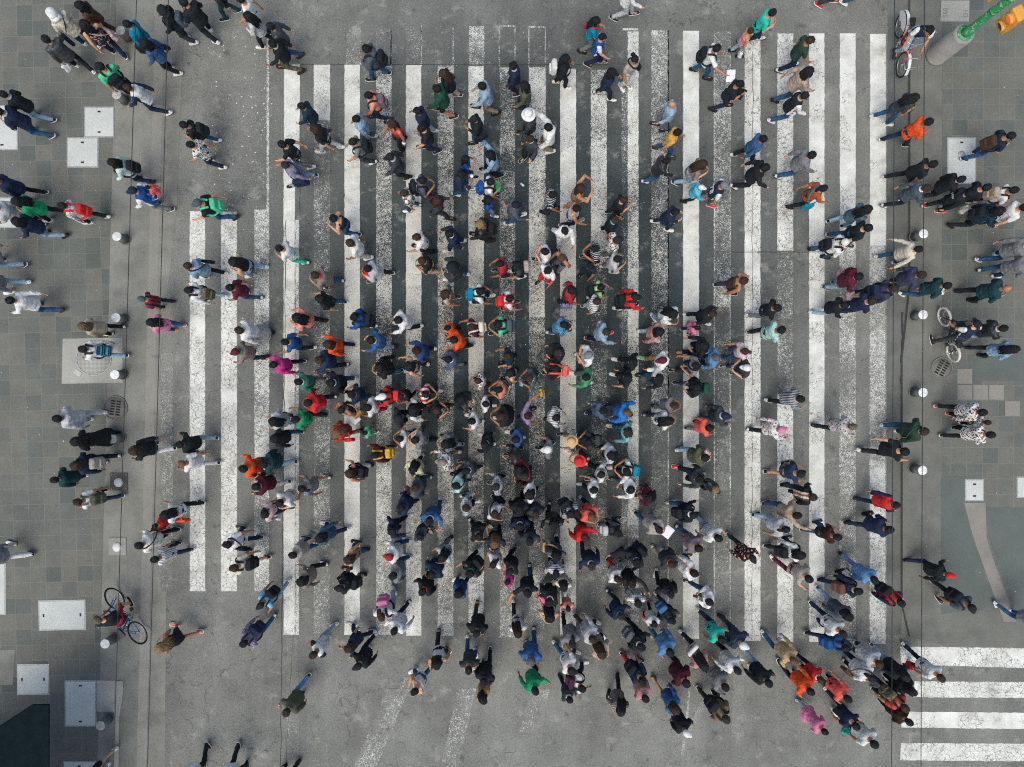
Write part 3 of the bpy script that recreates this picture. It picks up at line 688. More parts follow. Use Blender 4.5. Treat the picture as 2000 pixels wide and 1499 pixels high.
# ================================================================== street furniture
GALV = mat_concrete('cover_plate', 'b9bfb8', .09); RIMM = plain('steel_rim', 'a3a8a3', .5, .5, .3); SLOT = plain('dark_slot', '1f2424', .8, .2)
def slab(name, x0, y0, x1, y1, z0, z1, mat, parent=None, bev=.004, loc=None):
    me = rbox(abs(gx(x1) - gx(x0)), abs(gy(y1) - gy(y0)), z1 - z0, min(bev, (z1 - z0)*.45), 1, name=name)
    c = Vector(((gx(x0) + gx(x1))/2, (gy(y0) + gy(y1))/2, (z0 + z1)/2))
    me.polygons.foreach_set('use_smooth', [False]*len(me.polygons))
    o = mesh_obj(name, me, parent, [mat]); o.location = c - (Vector(loc) if loc else Vector()); return o
def empty(name, loc, rz=0):
    o = bpy.data.objects.new(name, None); COL.objects.link(o); o.location = loc; o.rotation_euler = (0, 0, rz); o.empty_display_size = .2; return o
def cover(x0, y0, x1, y1, label, rot=0, slots='ns', lid=None):
    [(x0, y0), (x1, y1)] = up([(x0, y0), (x1, y1)])
    c = Vector((gx((x0 + x1)/2), gy((y0 + y1)/2), PAVE)); r = empty('access_cover', c, rot)
    tag(r, label, 'access cover', 'access covers in the pavement')
    slab('frame', x0, y0, x1, y1, PAVE + .001, PAVE + .013, RIMM, r, loc=c); slab('gap', x0 + 1.2, y0 + 1.2, x1 - 1.2, y1 - 1.2, PAVE + .003, PAVE + .0142, plain('dark_gap', '6a6d68', .9, .1), r, loc=c)
    slab('plate', x0 + 1.9, y0 + 1.9, x1 - 1.9, y1 - 1.9, PAVE + .004, PAVE + .017, GALV, r, loc=c)
    mx, my = (x0 + x1)/2, (y0 + y1)/2
    for q in ((mx, y0 + 10), (mx, y1 - 10)) if slots == 'ns' else ((x0 + 10, my), (x1 - 10, my)):
        a, b = (3, 1.6) if slots == 'ns' else (1.6, 3.2)
        slab('lifting_slot', q[0] - a, q[1] - b, q[0] + a, q[1] + b, PAVE + .006, PAVE + .0185, SLOT, r, loc=c, bev=.001)
    if lid:
        me = tube_mesh([(0, 0, 0), (0, 0, .006)], .10, 'round_lid', 24); o = mesh_obj('round_lid', me, r, [RIMM]); o.location = gp(*up([lid])[0], PAVE + .016) - c; o.location.x = gx(up([lid])[0][0]) - c.x; o.location.y = gy(up([lid])[0][1]) - c.y
cover(165, 209, 224, 269, 'square pale metal cover in the paving, upper of two touching covers'); cover(131, 269, 193, 328, 'square pale metal cover, lower of two touching covers')
cover(-26, 206, 36, 294, 'pale metal cover partly beyond the left edge, under the striding jeans', slots='ns'); cover(-30, 386, 33, 446, 'pale metal cover at the left edge beside the green jumper')
cover(76, 1172, 168, 1231, 'widest pale metal cover, lying alone in the paving', .02, 'ew'); cover(-50, 1100, 12, 1201, 'pale metal cover cut by the left edge beside the widest cover')
cover(34, 1297, 97, 1357, 'square pale metal cover above the dark awning', .01, 'ew'); cover(127, 1329, 189, 1419, 'tall pale metal cover to the right of the dark awning')
cover(124, 1486, 188, 1560, 'pale metal cover cut by the bottom edge'); cover(1849, 269, 1906, 360, 'pale cover with small round lid, under the brown backpack walker', lid=(1877, 303))
cover(1884, 936, 1921, 979, 'small pale cover at the top of the mortar strip'); cover(1985, 931, 2030, 973, 'small pale cover cut by the right edge')
# junction plates with a round lid, manhole, grates
def junction(px, py, col, label):
    [(px, py)] = up([(px, py)]); c = Vector((gx(px), gy(py), PAVE)); r = tag(empty('junction_plate', c), label, 'junction plate', 'junction plates by the left kerb')
    slab('plate', px - 17, py - 17, px + 17, py + 17, PAVE + .001, PAVE + .018, col, r, loc=c)
    o = mesh_obj('round_lid', tube_mesh([(0, 0, 0), (0, 0, .03)], .116, 'round_lid', 28), r, [plain('white_lid', 'c4c9c5', .7, .3)]); o.location = (.0, -.02, .006)
    for dx in (-14, 14):
        for dy in (-14, 14): b = mesh_obj('bolt', cached('bolt', tube_mesh, [(0, 0, 0), (0, 0, .01)], .014, 'bolt', 8), r, [RIMM]); b.location = (dx/PPM, dy/PPM, .014)
junction(233, 941, plain('brown_plate', '4d4845', .7, .3), 'dark brown square plate with a white round lid'); junction(230, 1067, mat_concrete('grey_plate', '8a8a82'), 'grey square plate with a white round lid')
def disc_ring(r0, r1, z, name, n=48):
    V = []; F = []
    for j in range(n):
        t = 2*math.pi*j/n
        for r_ in (r0, r1): V.append((r_*math.cos(t), r_*math.sin(t), z))
    F = [(2*j, 2*j + 1, (2*j + 3) % (2*n), (2*j + 2) % (2*n)) for j in range(n)]
    return pydata(name, V, F, 1, False)
def mat_grid():
    a = N('chequer_iron'); br = a.n('TexBrick', offset=0.0); a.l(a.coord(), br.inputs['Vector']); br.inputs['Scale'].default_value = 1; br.inputs['Brick Width'].default_value = .034; br.inputs['Row Height'].default_value = .034
    br.inputs['Mortar Size'].default_value = .005; a.bump(br.outputs['Fac'], -.9, .01)
    col = a.mix(br.outputs['Fac'], lin('a9aaa0'), lin('6f716b')); return a.out(a.mix(.7, col, a.ramp(a.noise(40, 3), [(.3, .8), (.7, 1.15)]), 'MULTIPLY'), .7, .4)
[(px, py)] = up([(184, 700)]); mh = tag(empty('manhole_cover', (gx(px), gy(py), PAVE)), 'round chequered manhole cover set in a pale concrete square', 'manhole cover')
mesh_obj('lid', tube_mesh([(0, 0, .008), (0, 0, .022)], .43, 'lid', 56), mh, [mat_grid()]); mesh_obj('rim', tube_mesh([(.447*math.cos(t*.1309), .447*math.sin(t*.1309), .016) for t in range(49)], .013, 'rim', 8), mh, [RIMM])
o = slab('hinge', 150, 724, 165, 734, PAVE + .009, PAVE + .02, RIMM, mh, loc=mh.location); o.rotation_euler = (0, 0, -.6)
def grate(px, py, rad, rot, n, label, mat):
    [(px, py)] = up([(px, py)]); r = tag(empty('drain_grate', (gx(px), gy(py), PAVE), rot), label, 'drain grate', 'round drain grates')
    mesh_obj('rim', tube_mesh([(rad*math.cos(t*.1309), rad*math.sin(t*.1309), .012) for t in range(49)], .018, 'rim', 8), r, [mat])
    mesh_obj('plate', tube_mesh([(0, 0, .006), (0, 0, .014)], rad*.985, 'plate', 48), r, [mat])
    for q in (-1, 1):
        for i in range(n):
            o = mesh_obj('slot', cached(('slot',), rbox,   .112, .040, .006, .002, 1, 0, 0, 'slot'), r, [SLOT]); o.location = (q*.074, (i - (n-1)/2)*.069, .0145)
grate(226, 797, .305, -.12, 6, 'round iron drain grate with dark slots near the left kerb', mat_concrete('rusty_iron', '74716a')); grate(1839, 719, .265, -.5, 6, 'round iron drain grate with slanted slots beside the bicycle', mat_concrete('grate_iron', '77756d'))
# ---- bollards
BOL = plain('bollard_grey', '5d625e', .8, .25, scale=14); 
def bollard(px, py, label, cap='d4d8d4'):
    h = .40; z = PAVE + h; top = Vector((gx(px, z), gy(py, z), PAVE)); r = tag(empty('bollard', top), label, 'bollard', 'bollards along the kerbs')
    mesh_obj('post', cached('post', tube_mesh, [(0, 0, 0), (0, 0, h - .012)], [.114, .114], 'post', 28), r, [BOL])
    mesh_obj('top_cap', cached('bcap', tube_mesh, [(0, 0, h - .016), (0, 0, h - .002), (0, 0, h + .004)], [.117, .118, .106], 'top_cap', 28), r, [plain('bollard_cap_' + cap, cap, .65, .3, scale=18)])
    mesh_obj('base_ring', cached('bring', tube_mesh, [(0, 0, .0), (0, 0, .018)], .145, 'base_ring', 28), r, [BOL])
for a in [(235, 60, 'grey capped bollard by the knees of the brown coat', '9fa39e'), (228, 185, 'grey capped bollard beside the mint tee', '9fa39e'), (228, 462, 'white capped bollard below the red backpack', 'c3c7c2'), (226, 621, 'white capped bollard beside the long blonde highlights', 'd4d8d4'),
          (224, 732, 'white capped bollard by the round manhole', 'd4d8d4'), (219, 858, 'dull grey bollard by the long dark skirt', '7d8681'), (205, 1258, 'white capped bollard below the blue bicycle', 'd0d4d0'), (196, 1418, 'worn grey bollard beside the tall metal cover', 'a09f97'),
          (1804, 457, 'white capped bollard above the cream sweater', 'd4d8d4'), (1803, 615, 'white capped bollard beside the white tyred bicycle', 'd4d8d4'), (1803, 767, 'white capped bollard left of the repair slabs', 'd4d8d4'), (1802, 919, 'white capped bollard, lowest on the right pavement', 'd4d8d4')]: bollard(*a)
# ---- traffic signal: concrete plinth, green pole, two yellow heads
GREEN = N('green_paint'); _c = GREEN.mix(GREEN.ramp(GREEN.noise(13, 4, .7), [(.55, 0.0), (.60, 1.0)]), lin('2a8f51'), lin('b0aba2')); GREEN.bump(GREEN.noise(30, 3), .3, .004); GREEN = GREEN.out(_c, .5, .45)
YEL = plain('signal_yellow', 'c9913a', .5, .4)
sp = tag(empty('traffic_signal', gp(1823, 113) + Vector((0, 0, PAVE)), 0), 'peeling green traffic signal pole on a round concrete plinth with yellow heads', 'traffic signal')
bx = sp.location.copy()
mesh_obj('plinth', tube_mesh([(0, 0, 0), (0, 0, .05), (0, 0, 1.06), (0, 0, 1.12)], [.275, .262, .252, .235], 'plinth', 36), sp, [mat_concrete('plinth_concrete', '9b9a92', .2)])
mesh_obj('flange', tube_mesh([(0, 0, 1.12), (0, 0, 1.145)], .19, 'flange', 32), sp, [GREEN])
for j in range(6): b = mesh_obj('bolt', cached('bigbolt', tube_mesh, [(0, 0, 0), (0, 0, .04)], .017, 'bolt', 6), sp, [RIMM]); b.location = (.16*math.cos(j*1.047 + .3), .16*math.sin(j*1.047 + .3), 1.14)
mesh_obj('pole', tube_mesh([(0, 0, 1.14), (0, 0, 1.24), (0, 0, 1.5), (0, 0, 4.6), (0, 0, 4.8)], [.12, .10, .092, .09, .02], 'pole', 24), sp, [GREEN])
for z in (2.08, 2.62): mesh_obj('clamp', tube_mesh([(0, 0, z), (0, 0, z + .06)], .104, 'clamp', 24), sp, [GREEN])
def signal_head(offs, rz, lit):
    h = mesh_obj('signal_head', rbox(.22, .34, .66, .03, 2, name='signal_head'), sp, [YEL]); h.matrix_basis = Matrix.Translation(offs) @ Matrix.Rotation(rz, 4, 'Z') @ Matrix.Rotation(.12, 4, 'Y')
    for i, c in enumerate(('lamp_red', 'lamp_dark')):
        z = .16 - .32*i
        le = mesh_obj('lens', tube_mesh([(.10, 0, 0), (.118, 0, 0), (.125, 0, 0)], [.115, .11, .06], 'lens', 24), h, [MATS[c] if c in MATS else None]); le.location = (0, 0, z)
        nn = 18; V = []; F = []
        for j in range(nn + 1):
            t = math.pi*(-.12 + 1.24*j/nn)
            for x, r_ in ((.10, .135), (.21, .128), (.21, .122), (.10, .129)): V.append((x, r_*math.cos(t), r_*math.sin(t)))
            if j:
                for k in range(4): F.append(((j-1)*4 + k, (j-1)*4 + (k+1) % 4, j*4 + (k+1) % 4, j*4 + k))
        vi = mesh_obj('visor', pydata('visor', V, F, 1, True), h, [YEL]); vi.location = (0, 0, z)
    a = mesh_obj('bracket', tube_mesh([(-.08, 0, 0), (-.25, 0, 0)], .03, 'bracket', 10), h, [GREEN])
lr = N('lamp_red'); lr.b.inputs['Emission Color'].default_value = lin('ff4a1a'); lr.b.inputs['Emission Strength'].default_value = .9; MATS['lamp_red'] = lr.out(lin('a83a1e'), .25, .5); MATS['lamp_dark'] = plain('lamp_dark', '4a3a22', .25, .5)
signal_head(Vector((.20, -.34, 2.35)), R(205), 1); signal_head(Vector((-.10, .36, 2.45)), R(120), 0)
# ---- engraved concrete panel beside the signal
pn = sheet('pale_pavement', up([(1838, 2), (1893, 2), (1892, 43), (1836, 43)]), PAVE + .010, PALE); struct(pn)
def text_mesh(body, size, extr=.0015, name='lettering'):
    cu = bpy.data.curves.new('t', 'FONT'); cu.body = body; cu.size = size; cu.extrude = extr; cu.align_x = 'CENTER'; cu.align_y = 'CENTER'
    o = bpy.data.objects.new('t', cu); COL.objects.link(o); me = bpy.data.meshes.new_from_object(o.evaluated_get(bpy.context.evaluated_depsgraph_get()))
    bpy.data.objects.remove(o); me.name = name; me.materials.clear(); me.materials.append(None); return me
for tx, px, py in (('S60', 1846, 26), ('D1', 1886, 27)):
    e = struct(mesh_obj('pavement_lettering', text_mesh(tx, .17, .001), mats=[plain('engraving', '77766d', .9, .1)])); [(px, py)] = up([(px, py)]); e.location = (gx(px), gy(py), PAVE + .0125); e.rotation_euler = (0, 0, R(90))
# ---- overhead cables
CAB = plain('cable', '24282a', .6, .3)
for x0, x1, z, lb in ((259, 214, 6.2, 'thin dark overhead cable, outer one above the left pavement'), (322, 281, 6.2, 'thin dark overhead cable running along above the left kerb'), (1755, 1749, 6.4, 'thin dark overhead cable running above the right gutter'), (1814, 1807, 6.4, 'thin dark overhead cable, outer one above the right bollards')):
    pts = [(gx(x0 + (x1 - x0)*t, z), gy(1499*t, z), z - .12*(1 - ((t - .5)/2.6)**2)) for t in [i/4 - 2 for i in range(21)]]
    tag(mesh_obj('overhead_cable', tube_mesh(pts, .0062, 'overhead_cable', 8), mats=[CAB]), lb, 'cable', 'overhead cables')
# ---- dark awning at the lower left corner
AW = cloth('pine'); AWN = plain('awning_cloth', '091719', .9, .08, scale=5)
zt = 2.6; aw = [(gx(x, zt), gy(y, zt)) for x, y in ((94, 1377), (64, 1378), (-90, 1478), (-420, 1690), (-420, 1900), (92, 1900))]
wv = [(x, y, zt) for x, y in aw] + [(x, y, zt - .05) for x, y in aw]; nA = len(aw)
awo = tag(mesh_obj('awning', pydata('awning', wv, [tuple(reversed(range(nA))), tuple(range(nA, 2*nA))] + [(i, (i+1) % nA, nA + (i+1) % nA, nA + i) for i in range(nA)], 1, False), mats=[AWN]), 'dark green awning corner over the paving at the bottom left', 'awning')
mesh_obj('edge_tube', tube_mesh([(x, y, zt - .02) for x, y in (aw[5], aw[0], aw[1], aw[2], aw[3])], .022, 'edge_tube', 8), awo, [AWN])
for x, y in (aw[4], aw[5]): mesh_obj('post', tube_mesh([(x, y, 0), (x, y, zt - .05)], .03, 'post', 10), awo, [CAB])
# ---- litter
b_ = mesh_obj('drink_can', tube_mesh([(-.06, 0, 0), (-.055, 0, 0), (.05, 0, 0), (.06, 0, 0)], [.022, .033, .033, .024], 'drink_can', 18), mats=[plain('can_white', 'd2d3da', .35, .5, .3)]); b_.location = gp(1020, 362, 0) + Vector((0, 0, .034)); b_.rotation_euler = (0, 0, R(-40))
tag(b_, 'white drink can lying between two worn stripes', 'can')
CATALOG = """
98 22 NW cream.j blue.p white.d 2 sb=navy | cream jacket and white hood with navy shoulder bag, blue jeans
152 10 W brown.j brown.p black.l 1 | quilted brown coat and long black hair near the top edge
162 45 NW black.v navy.p black.l 2 sb=rose P=floral | floral black sleeveless top, long black hair and navy leggings
87 75 NW charcoal.j black.p black.s 3 hb=white | dark leather jacket and black trousers holding a white plastic bag
193 128 NW mint.t black.p black.s 1 bp=black | mint tee with black backpack among the bollards
247 170 W white.j navy.p brown.s 3 P=yoke | white jacket with navy yoke stepping over the kerb by a bollard
246 46 W teal.j navy.p black.s 1 sb=black | bright teal jacket carrying a large square black bag
278 82 W denim.j black.p black.l 1 sb=black S=white | grey denim jacket, black trousers and white trainers at the kerb
313 18 W black.h charcoal.p black.d 1 bp=slate | black hood with slate backpack at the kerb
356 3 NW black.j black.p black.s 2 | black jacket and black track trousers with white side stripe
3 185 W black.j ltblue.p black.s 3 | mostly out of frame in light blue jeans and teal shoe
-6 214 W navy.j blue.p black.s 3 | navy jacket and blue jeans striding across a pale hatch
356 243 W black.t blue.p black.s 2 bp=black | black tee with black backpack leaning towards a companion
370 282 W white.t navy.p black.s 2 P=floral | white tee with blue trim and navy trousers left of the stripes
402 -32 W black.j pine.p black.s 2 | pine green trousers cut off by the top edge
468 -2 W white.t pine.p black.s 2 | white tee and pine green trousers at the top edge
481 30 W ltgrey.j black.p black.l 2 | long black hair with red bow, pale grey sweater
527 52 W charcoal.j blue.p black.s 3 S=brown | black leather jacket, blue jeans and brown shoes, wide stride
530 83 W black.j camo.p black.s 3 P=none | black jacket and brown camouflage trousers with black boots
713 94 W slate.h blue.p black.s 2 bp=black | grey hoodie, jeans and black backpack, bright blue trainer
587 207 W navyteal.j navy.p black.s 2 | deep navy sweater at the upper left stripes
612 252 W black.t ltgrey.p brown.l 3 | long brown hair, black tee and pale grey trousers
549 281 W black.t greyfl.p black.s 3 S=white | black tee, grey patterned trousers and white shoes
718 186 W peach.t navy.p black.s 2 bp=patt | peach tee with patterned pink and black backpack
694 232 W ltdenim.j slate.p black.s 1 | pale denim shirt close behind the peach tee
764 243 SW red.v black.p brown.l 1 hb=white | red sleeveless top holding a white cup
687 277 W grey.t charcoal.p dkgrey.s 2 bp=black | grey tee with black backpack marked in green
863 143 W black.j beige.p brown.l 2 | brown curly hair and black top, hands raised in front
852 172 W dkgreen.j black.s black.s 3 S=black | dark green sweater and black knee shorts
815 218 W white.j ltblue.p black.s 2 P=yoke | black and white jacket with pale jeans
821 248 W black.t navy.p black.s 2 | black tee and navy jeans with folded arms
940 167 W ltblue.j khaki.p black.s 3 S=black | light blue shirt and khaki trousers in a long stride
925 232 W black.j blue.p black.c 1 sb=black | black cap and jacket with a black bag swinging behind
1001 128 W navy.j black.p black.s 1 hb=white | dark navy jacket, hand at face, with a white bag
1022 166 W olive.j navy.p black.l 1 | olive jacket and long dark ponytail
1032 223 W charcoal.j black.p white.H 1 | big white hat and charcoal jacket
1070 248 W white.h khaki.p black.s 1 A=ex | white hoodie and khaki trousers reaching to a neighbour
1034 272 SW charcoal.j black.p brown.s 1 | brown hair and charcoal coat beside the white hoodie
1107 114 E black.j black.p black.l 1 bp=white | black top with white backpack near the top stripes
1168 43 E teal.t grey.p black.l 2 sb=red | teal top, long black hair and small red bag
1177 69 E royal.t navy.p black.s 2 hb=white P=yoke | two tone blue tee with white jacket over the arm
1198 140 E navy.j black.p black.l 2 S=white | long curly black hair, navy top and white shoes
1241 116 SE greige.t white.p black.b 0 sb=black | hair bun, grey tee and white trousers
1242 -32 E white.j ltgrey.p black.s 3 S=black | white trousers and black shoes cut off by the top edge
1312 203 W ltblue.j greyfl.p bald.n 1 | bald in a pale blue shirt and grey trousers
1325 258 E mustard.t blue.p black.s 2 S=brown | mustard tee and blue jeans
1402 93 E white.t blue.p black.s 2 bp=black fb=white A=ex | white tee, black backpack and a sheet of paper
1468 60 E salmon.v ltblue.p brown.s 1 c0.8 hb=white | child in pink sleeveless top carrying a white bag
1511 24 E turq.t navy.p black.s 3 S=white fb=greige | turquoise tee, navy jeans and white shoes
1585 78 E forest.t navy.p brown.s 2 S=white hb=white | dark green tee with white jacket tied at the waist
1583 138 E beige.j blue.p black.l 3 | beige jacket, dark ponytail and blue jeans
1573 186 E black.j blue.p black.c 3 S=white P=yoke | black and white track jacket with striped sleeves, white shoes
1448 164 E black.t navy.p black.s 2 fb=black A=fr | black tee holding a phone and black bag to the front
1493 271 E denim.j black.p black.s 3 S=white | blue denim jacket and black trousers, arms at sides
1790 190 E charcoal.t blue.p black.l 2 fb=olive | long black hair falling over a dark top, carrying a floral bag
1817 237 E orange.t navy.p black.s 4 | orange tee and navy jeans stepping onto the right kerb
1978 265 E navy.t blue.p black.s 2 bp=brown A=fr | navy tee with brown backpack looking at a phone
1728 -66 E grey.t blue.p black.s 2 S=white | blue jeans and white shoe at the top edge
1672 -62 E grey.t charcoal.p black.s 2 S=red | red shoe cut off by the top edge
216 317 W mintwhite.j navy.p black.l 2 bp=black | pale mint jacket with large black backpack and long hair
257 372 W royal.j grey.p navy.c 2 P=yoke | navy cap and blue jacket carrying a child
287 366 W coral.t royal.p black.s 0 c0.55 z0.75 | small child in a coral top riding on the shoulders of the blue jacket
118 402 W white.j black.p dkgrey.s 3 bp=red P=plaid | white checked shirt with bright red backpack
28 394 W green.j black.p black.l 3 | bright green jumper, black ponytail and black trousers
28 432 W navy.j ltblue.p black.l 3 | navy top, long black hair and pale jeans on paving
-14 352 W navy.j black.p black.s 2 hb=rose S=navy | navy top at the left edge holding a pink bag
-16 405 W ltgrey.j blue.p brown.s 2 | pale top and blue jeans at the left edge
-62 492 W grey.j ltblue.p black.s 4 S=maroon | light blue jeans at the left edge, upper torso out of frame
-52 545 W grey.j ltblue.p black.s 3 | pale jeans cut off by the left edge
384 396 W black.t blue.p slate.c 4 bp=mint | grey cap with mint green backpack and blue jeans
364 519 W ltdenim.j black.p brown.s 3 sb=black | light denim shirt with a black shoulder bag
555 322 W lavender.j ltdenim.p greybr.s 4 sb=navy | lavender shirt, wide stride, hand to the face
761 306 W charcoal.j black.p black.c 2 S=black | black cap and charcoal jacket with red lining
649 427 W navy.v blue.p black.s 2 A=fr | navy open neck top, hand to the mouth
543 485 W white.t turq.p black.s 2 A=fr | white tee and turquoise trousers
682 474 W white.t ltgrey.p brown.s 1 | brown hair and white tee beside a red bag
716 525 W ltgrey.j black.p black.s 3 fb=red | pale grey sweater carrying a red bag in front
452 511 W black.v ltblue.p black.l 2 | dark brown long hair over black top, pale jeans
447 562 W maroon.t blue.p black.s 2 S=white | maroon tee and blue jeans
613 537 W taupe.j blue.p greybr.s 2 | grey hair and taupe jacket with red collar
827 352 E slate.t charcoal.p black.s 2 bp=black A=fr | grey tee with black backpack aiming a camera
788 377 W white.t blue.p brown.s 1 P=floral | floral white tee, carrying something white
855 392 E charcoal.j charcoal.p brown.l 2 sb=maroon | brown wavy hair with a wide maroon bag
911 310 E royal.t blue.p black.l 1 c0.9 A=up | long black hair and blue top under raised arms
955 302 W ltdenim.j black.p black.l 2 A=up | pale denim shirt with both arms raised
903 342 E navy.j blue.p black.s 2 A=fr fb=white | navy vest over white sleeves holding a white cup
960 355 E white.t charcoal.p black.s 1 bp=royal fb=green | white tee with blue backpack and green flag
956 390 E royal.t ltblue.p black.l 1 c0.85 | long black hair, royal blue top below the green flag
1008 400 E slate.j blue.p black.c 2 | black cap with white badge, grey jacket
935 438 W black.j black.p blonde.l 2 bp=black | blonde hair, black leather jacket and shiny black bag
812 463 W white.t black.p brown.s 2 hb=red | brown hair and white tee with a small red bag
876 456 W navy.j navy.p black.s 2 S=white | navy jacket with white hood
822 509 W black.t beige.p brown.s 3 c0.95 | black tee and beige trousers, elbows out
879 520 W charcoal.h blue.p black.d 2 | charcoal hood up, dark jacket
978 515 W crimson.t charcoal.p black.s 1 | crimson tee with arm around a companion
1006 517 W charcoal.t black.p black.s 1 bp=greige | beige backpack, next to the crimson tee
1081 380 E navy.t navy.p black.s 1 P=stripe | navy pinstriped tee and glasses
1137 367 E tan.v khaki.p brown.l 2 A=up | tan top with one bare arm raised
1128 407 E ltgrey.v navy.p black.s 2 S=grey | grey sleeveless vest, bare arms
1104 452 S white.h white.p black.s 2 | white hoodie and white trousers
1068 497 W white.t ltblue.p black.s 1 A=fd | white tee with folded arms above the brown cap
1069 524 SW white.t red.p black.s 1 | white tee with brown strap and red trousers
1093 503 SW navy.v grey.p brown.c 1 | brown cap, dark vest over white sleeves
1163 484 W black.t black.p black.s 1 P=stripe A=fr | black tee with mint stripes
1152 520 SW navy.t navy.p black.s 1 c0.85 | boy in a dark navy tee
1204 470 E white.t grey.p dkgrey.c 1 P=floral | dark cap and white patterned tee
1203 430 E black.t black.p brown.s 1 | black top with cyan collar, brown hair
1208 506 E ltgrey.t grey.p black.s 1 | pale grey tee below the dark cap
1119 567 E crimson.t navy.p black.s 1 sb=patt2 | crimson tee with a patterned blue and red bag
1303 314 E black.j blue.p black.s 3 S=white | black leather jacket and blue jeans, white shoes
1376 320 E taupe.t ltblue.p brown.l 3 | taupe tee, brown hair and pale jeans
1371 366 E cyan.h black.p white.c 2 c0.8 | child with a white cap and cyan hoodie
1416 362 E navy.t grey.p grey.c 1 S=red P=jersey | navy football jersey with white number and grey cap
1497 327 E black.j black.p black.s 3 S=white | black jacket and black trousers on the wide white stripe
1588 302 E grey.j blue.p black.s 3 | long grey cardigan and blue jeans
1221 391 E black.t black.p brown.s 1 A=fr | black tee and watch, arm stretched forward
1321 414 E navy.j navy.p black.s 2 S=white | navy tracksuit and white shoes
1611 367 E rust.t black.p black.b 3 sb=teal | rust top with teal shoulder bag
1455 548 E brown.v charcoal.p brown.s 2 P=none | brown waistcoat over white sleeves
1825 320 E black.t black.p black.s 4 | black tee and black trousers by the right kerb
1812 366 E slate.j black.p brown.s 3 | slate jacket with a white sleeve panel
1882 352 E black.h black.p black.s 3 | black hoodie and black trousers on the right pavement
1905 372 E black.j black.p black.s 2 S=red P=none | black jacket with white letters and red shoes
1984 371 E navy.t black.p black.s 2 bp=beige P=yoke | navy and beige shirt with beige backpack
1920 368 E black.t black.p black.s 1 | plain black tee squeezed between a black jacket and beige backpack
1957 411 E navyteal.j black.p black.l 3 hb=white bp=black | long black hair, blue sleeves and a white carrier bag
2004 405 E white.t blue.p black.s 3 | white tee and blue jeans at the right edge
1698 412 E denimgrey.j ltblue.p black.l 2 | grey denim jacket and pale jeans
1698 441 E black.t blue.p black.s 3 | black tee just below the grey denim jacket
1652 473 E white.j blue.p white.c 2 bp=black | white cap and jacket with black backpack
1797 487 E cream.j blue.p black.s 3 A=bk | cream sweater and blue jeans, arms swinging back
1680 540 E maroon.j ltblue.p black.s 1 hb=rose | maroon jumper carrying a pink bag
1748 563 E indigo.j navy.p greybr.s 2 bp=navy | indigo jacket with big navy backpack
1803 537 E indigo.j navy.p brown.s 2 | brown hair, grey indigo raincoat, by the kerb
1853 558 E pine.j blue.p black.s 3 fb=white | dark green jacket with white bundle on the shoulder
1971 563 E pine.j black.p bald.n 2 | bald in a dark green jacket on the right pavement
2018 484 E grey.j blue.p black.s 3 S=cream | blue jeans entering at the right edge
2022 508 E grey.j blue.p black.s 2 S=white | blue jeans and white shoes, lower of the pair at the right edge
17 587 W white.j blue.p black.s 4 S=brown | white shirt and blue jeans, long stride on paving
158 637 W beige.j black.p dkblonde.l 2 | long blonde highlights over a beige top by a bollard
159 682 W white.j ltblue.p dkgrey.s 3 bp=tealstr P=none | white sports jacket with teal striped backpack over the manhole
276 584 W navy.t navy.p slate.c 2 c0.8 P=redstripe | child with grey cap and red striped football shirt
291 630 W pink.t blue.p black.l 1 S=coral c0.9 | pink tee and coral trainers near the kerb
109 818 W ltgrey.h ltgrey.p black.s 2 | light grey hoodie and grey trousers
366 567 W white.j ltblue.p black.s 3 bp=camo | white jacket with camouflage backpack and pale jeans
622 583 W black.t blue.p black.l 2 | black tee with red collar, ponytail
576 620 W salmon.j black.p black.l 2 | salmon jacket under long black hair
465 645 W white.j ltgrey.k greybr.s 2 | white cardigan and long pale grey skirt
555 668 W blue2.t black.p black.s 3 S=white | royal blue top holding hands with the magenta top
458 688 W taupe.j navy.p maroon.c 2 | maroon cap, taupe jacket and green scarf
532 713 W magenta.j black.p black.s 3 | magenta top and black trousers
637 673 W orange.j navy.p brown.l 2 | orange top and brown hair
622 703 W navy2.j black.p brown.s 3 | navy jacket just below the orange top
581 746 W dkmint.j grey.p black.s 2 | sage green jacket with white collar
644 748 W black.j blue.p black.s 2 | black open neck top below the navy jacket
683 772 W navy.t blue.p black.s 1 | navy tee behind the red jacket
690 620 W royal.j black.p black.s 2 bp=black | black top with blue sleeves and dark bag
776 625 W white.j black.p black.s 3 S=white | white sweater, black trousers and white shoes
723 664 W denim2.j ltdenim.p black.s 3 | mid blue denim jacket and pale jeans
738 720 W black.j teal2.p black.l 2 sb=black | black jacket, teal jeans and shoulder bag
810 688 W indigo2.j black.p auburn.s 2 S=white | auburn hair and blue shirt
797 712 W beige.v black.p black.l 2 S=white | bare back and black straps, dark hair
872 573 E beige.t khaki.p brown.l 1 hb=patt2 | brown curls with a floral carrier bag and lollipop
940 570 E white.t navy.p black.s 2 bp=teal | white tee with teal backpack
997 583 E white.t tan.p black.s 1 bp=red | white tee with red backpack, arm reaching out
883 661 W orange.j black.p black.s 3 | orange jacket and black trousers
874 644 W orange.t black.p black.s 1 c0.8 | child in orange in front of the orange jacket
919 639 W burgundy.t navy.p brown.s 2 bp=cream | burgundy tee with cream straps and beige backpack
971 634 W mint.t black.p black.s 2 bp=slate A=fr | mint tee with hands on the shoulders ahead
874 703 W slate2.j grey.p black.s 2 | slate jacket and white scarf
990 700 W navy.t navy.p brown.s 1 | dark navy tee with white shoe, centre of the crossing
932 744 W white.t turq.s brown.s 1 c0.85 P=floral | white printed tee with turquoise sleeves
972 762 W salmon2.t black.p black.s 1 A=fr | dusty salmon tee below the printed tee
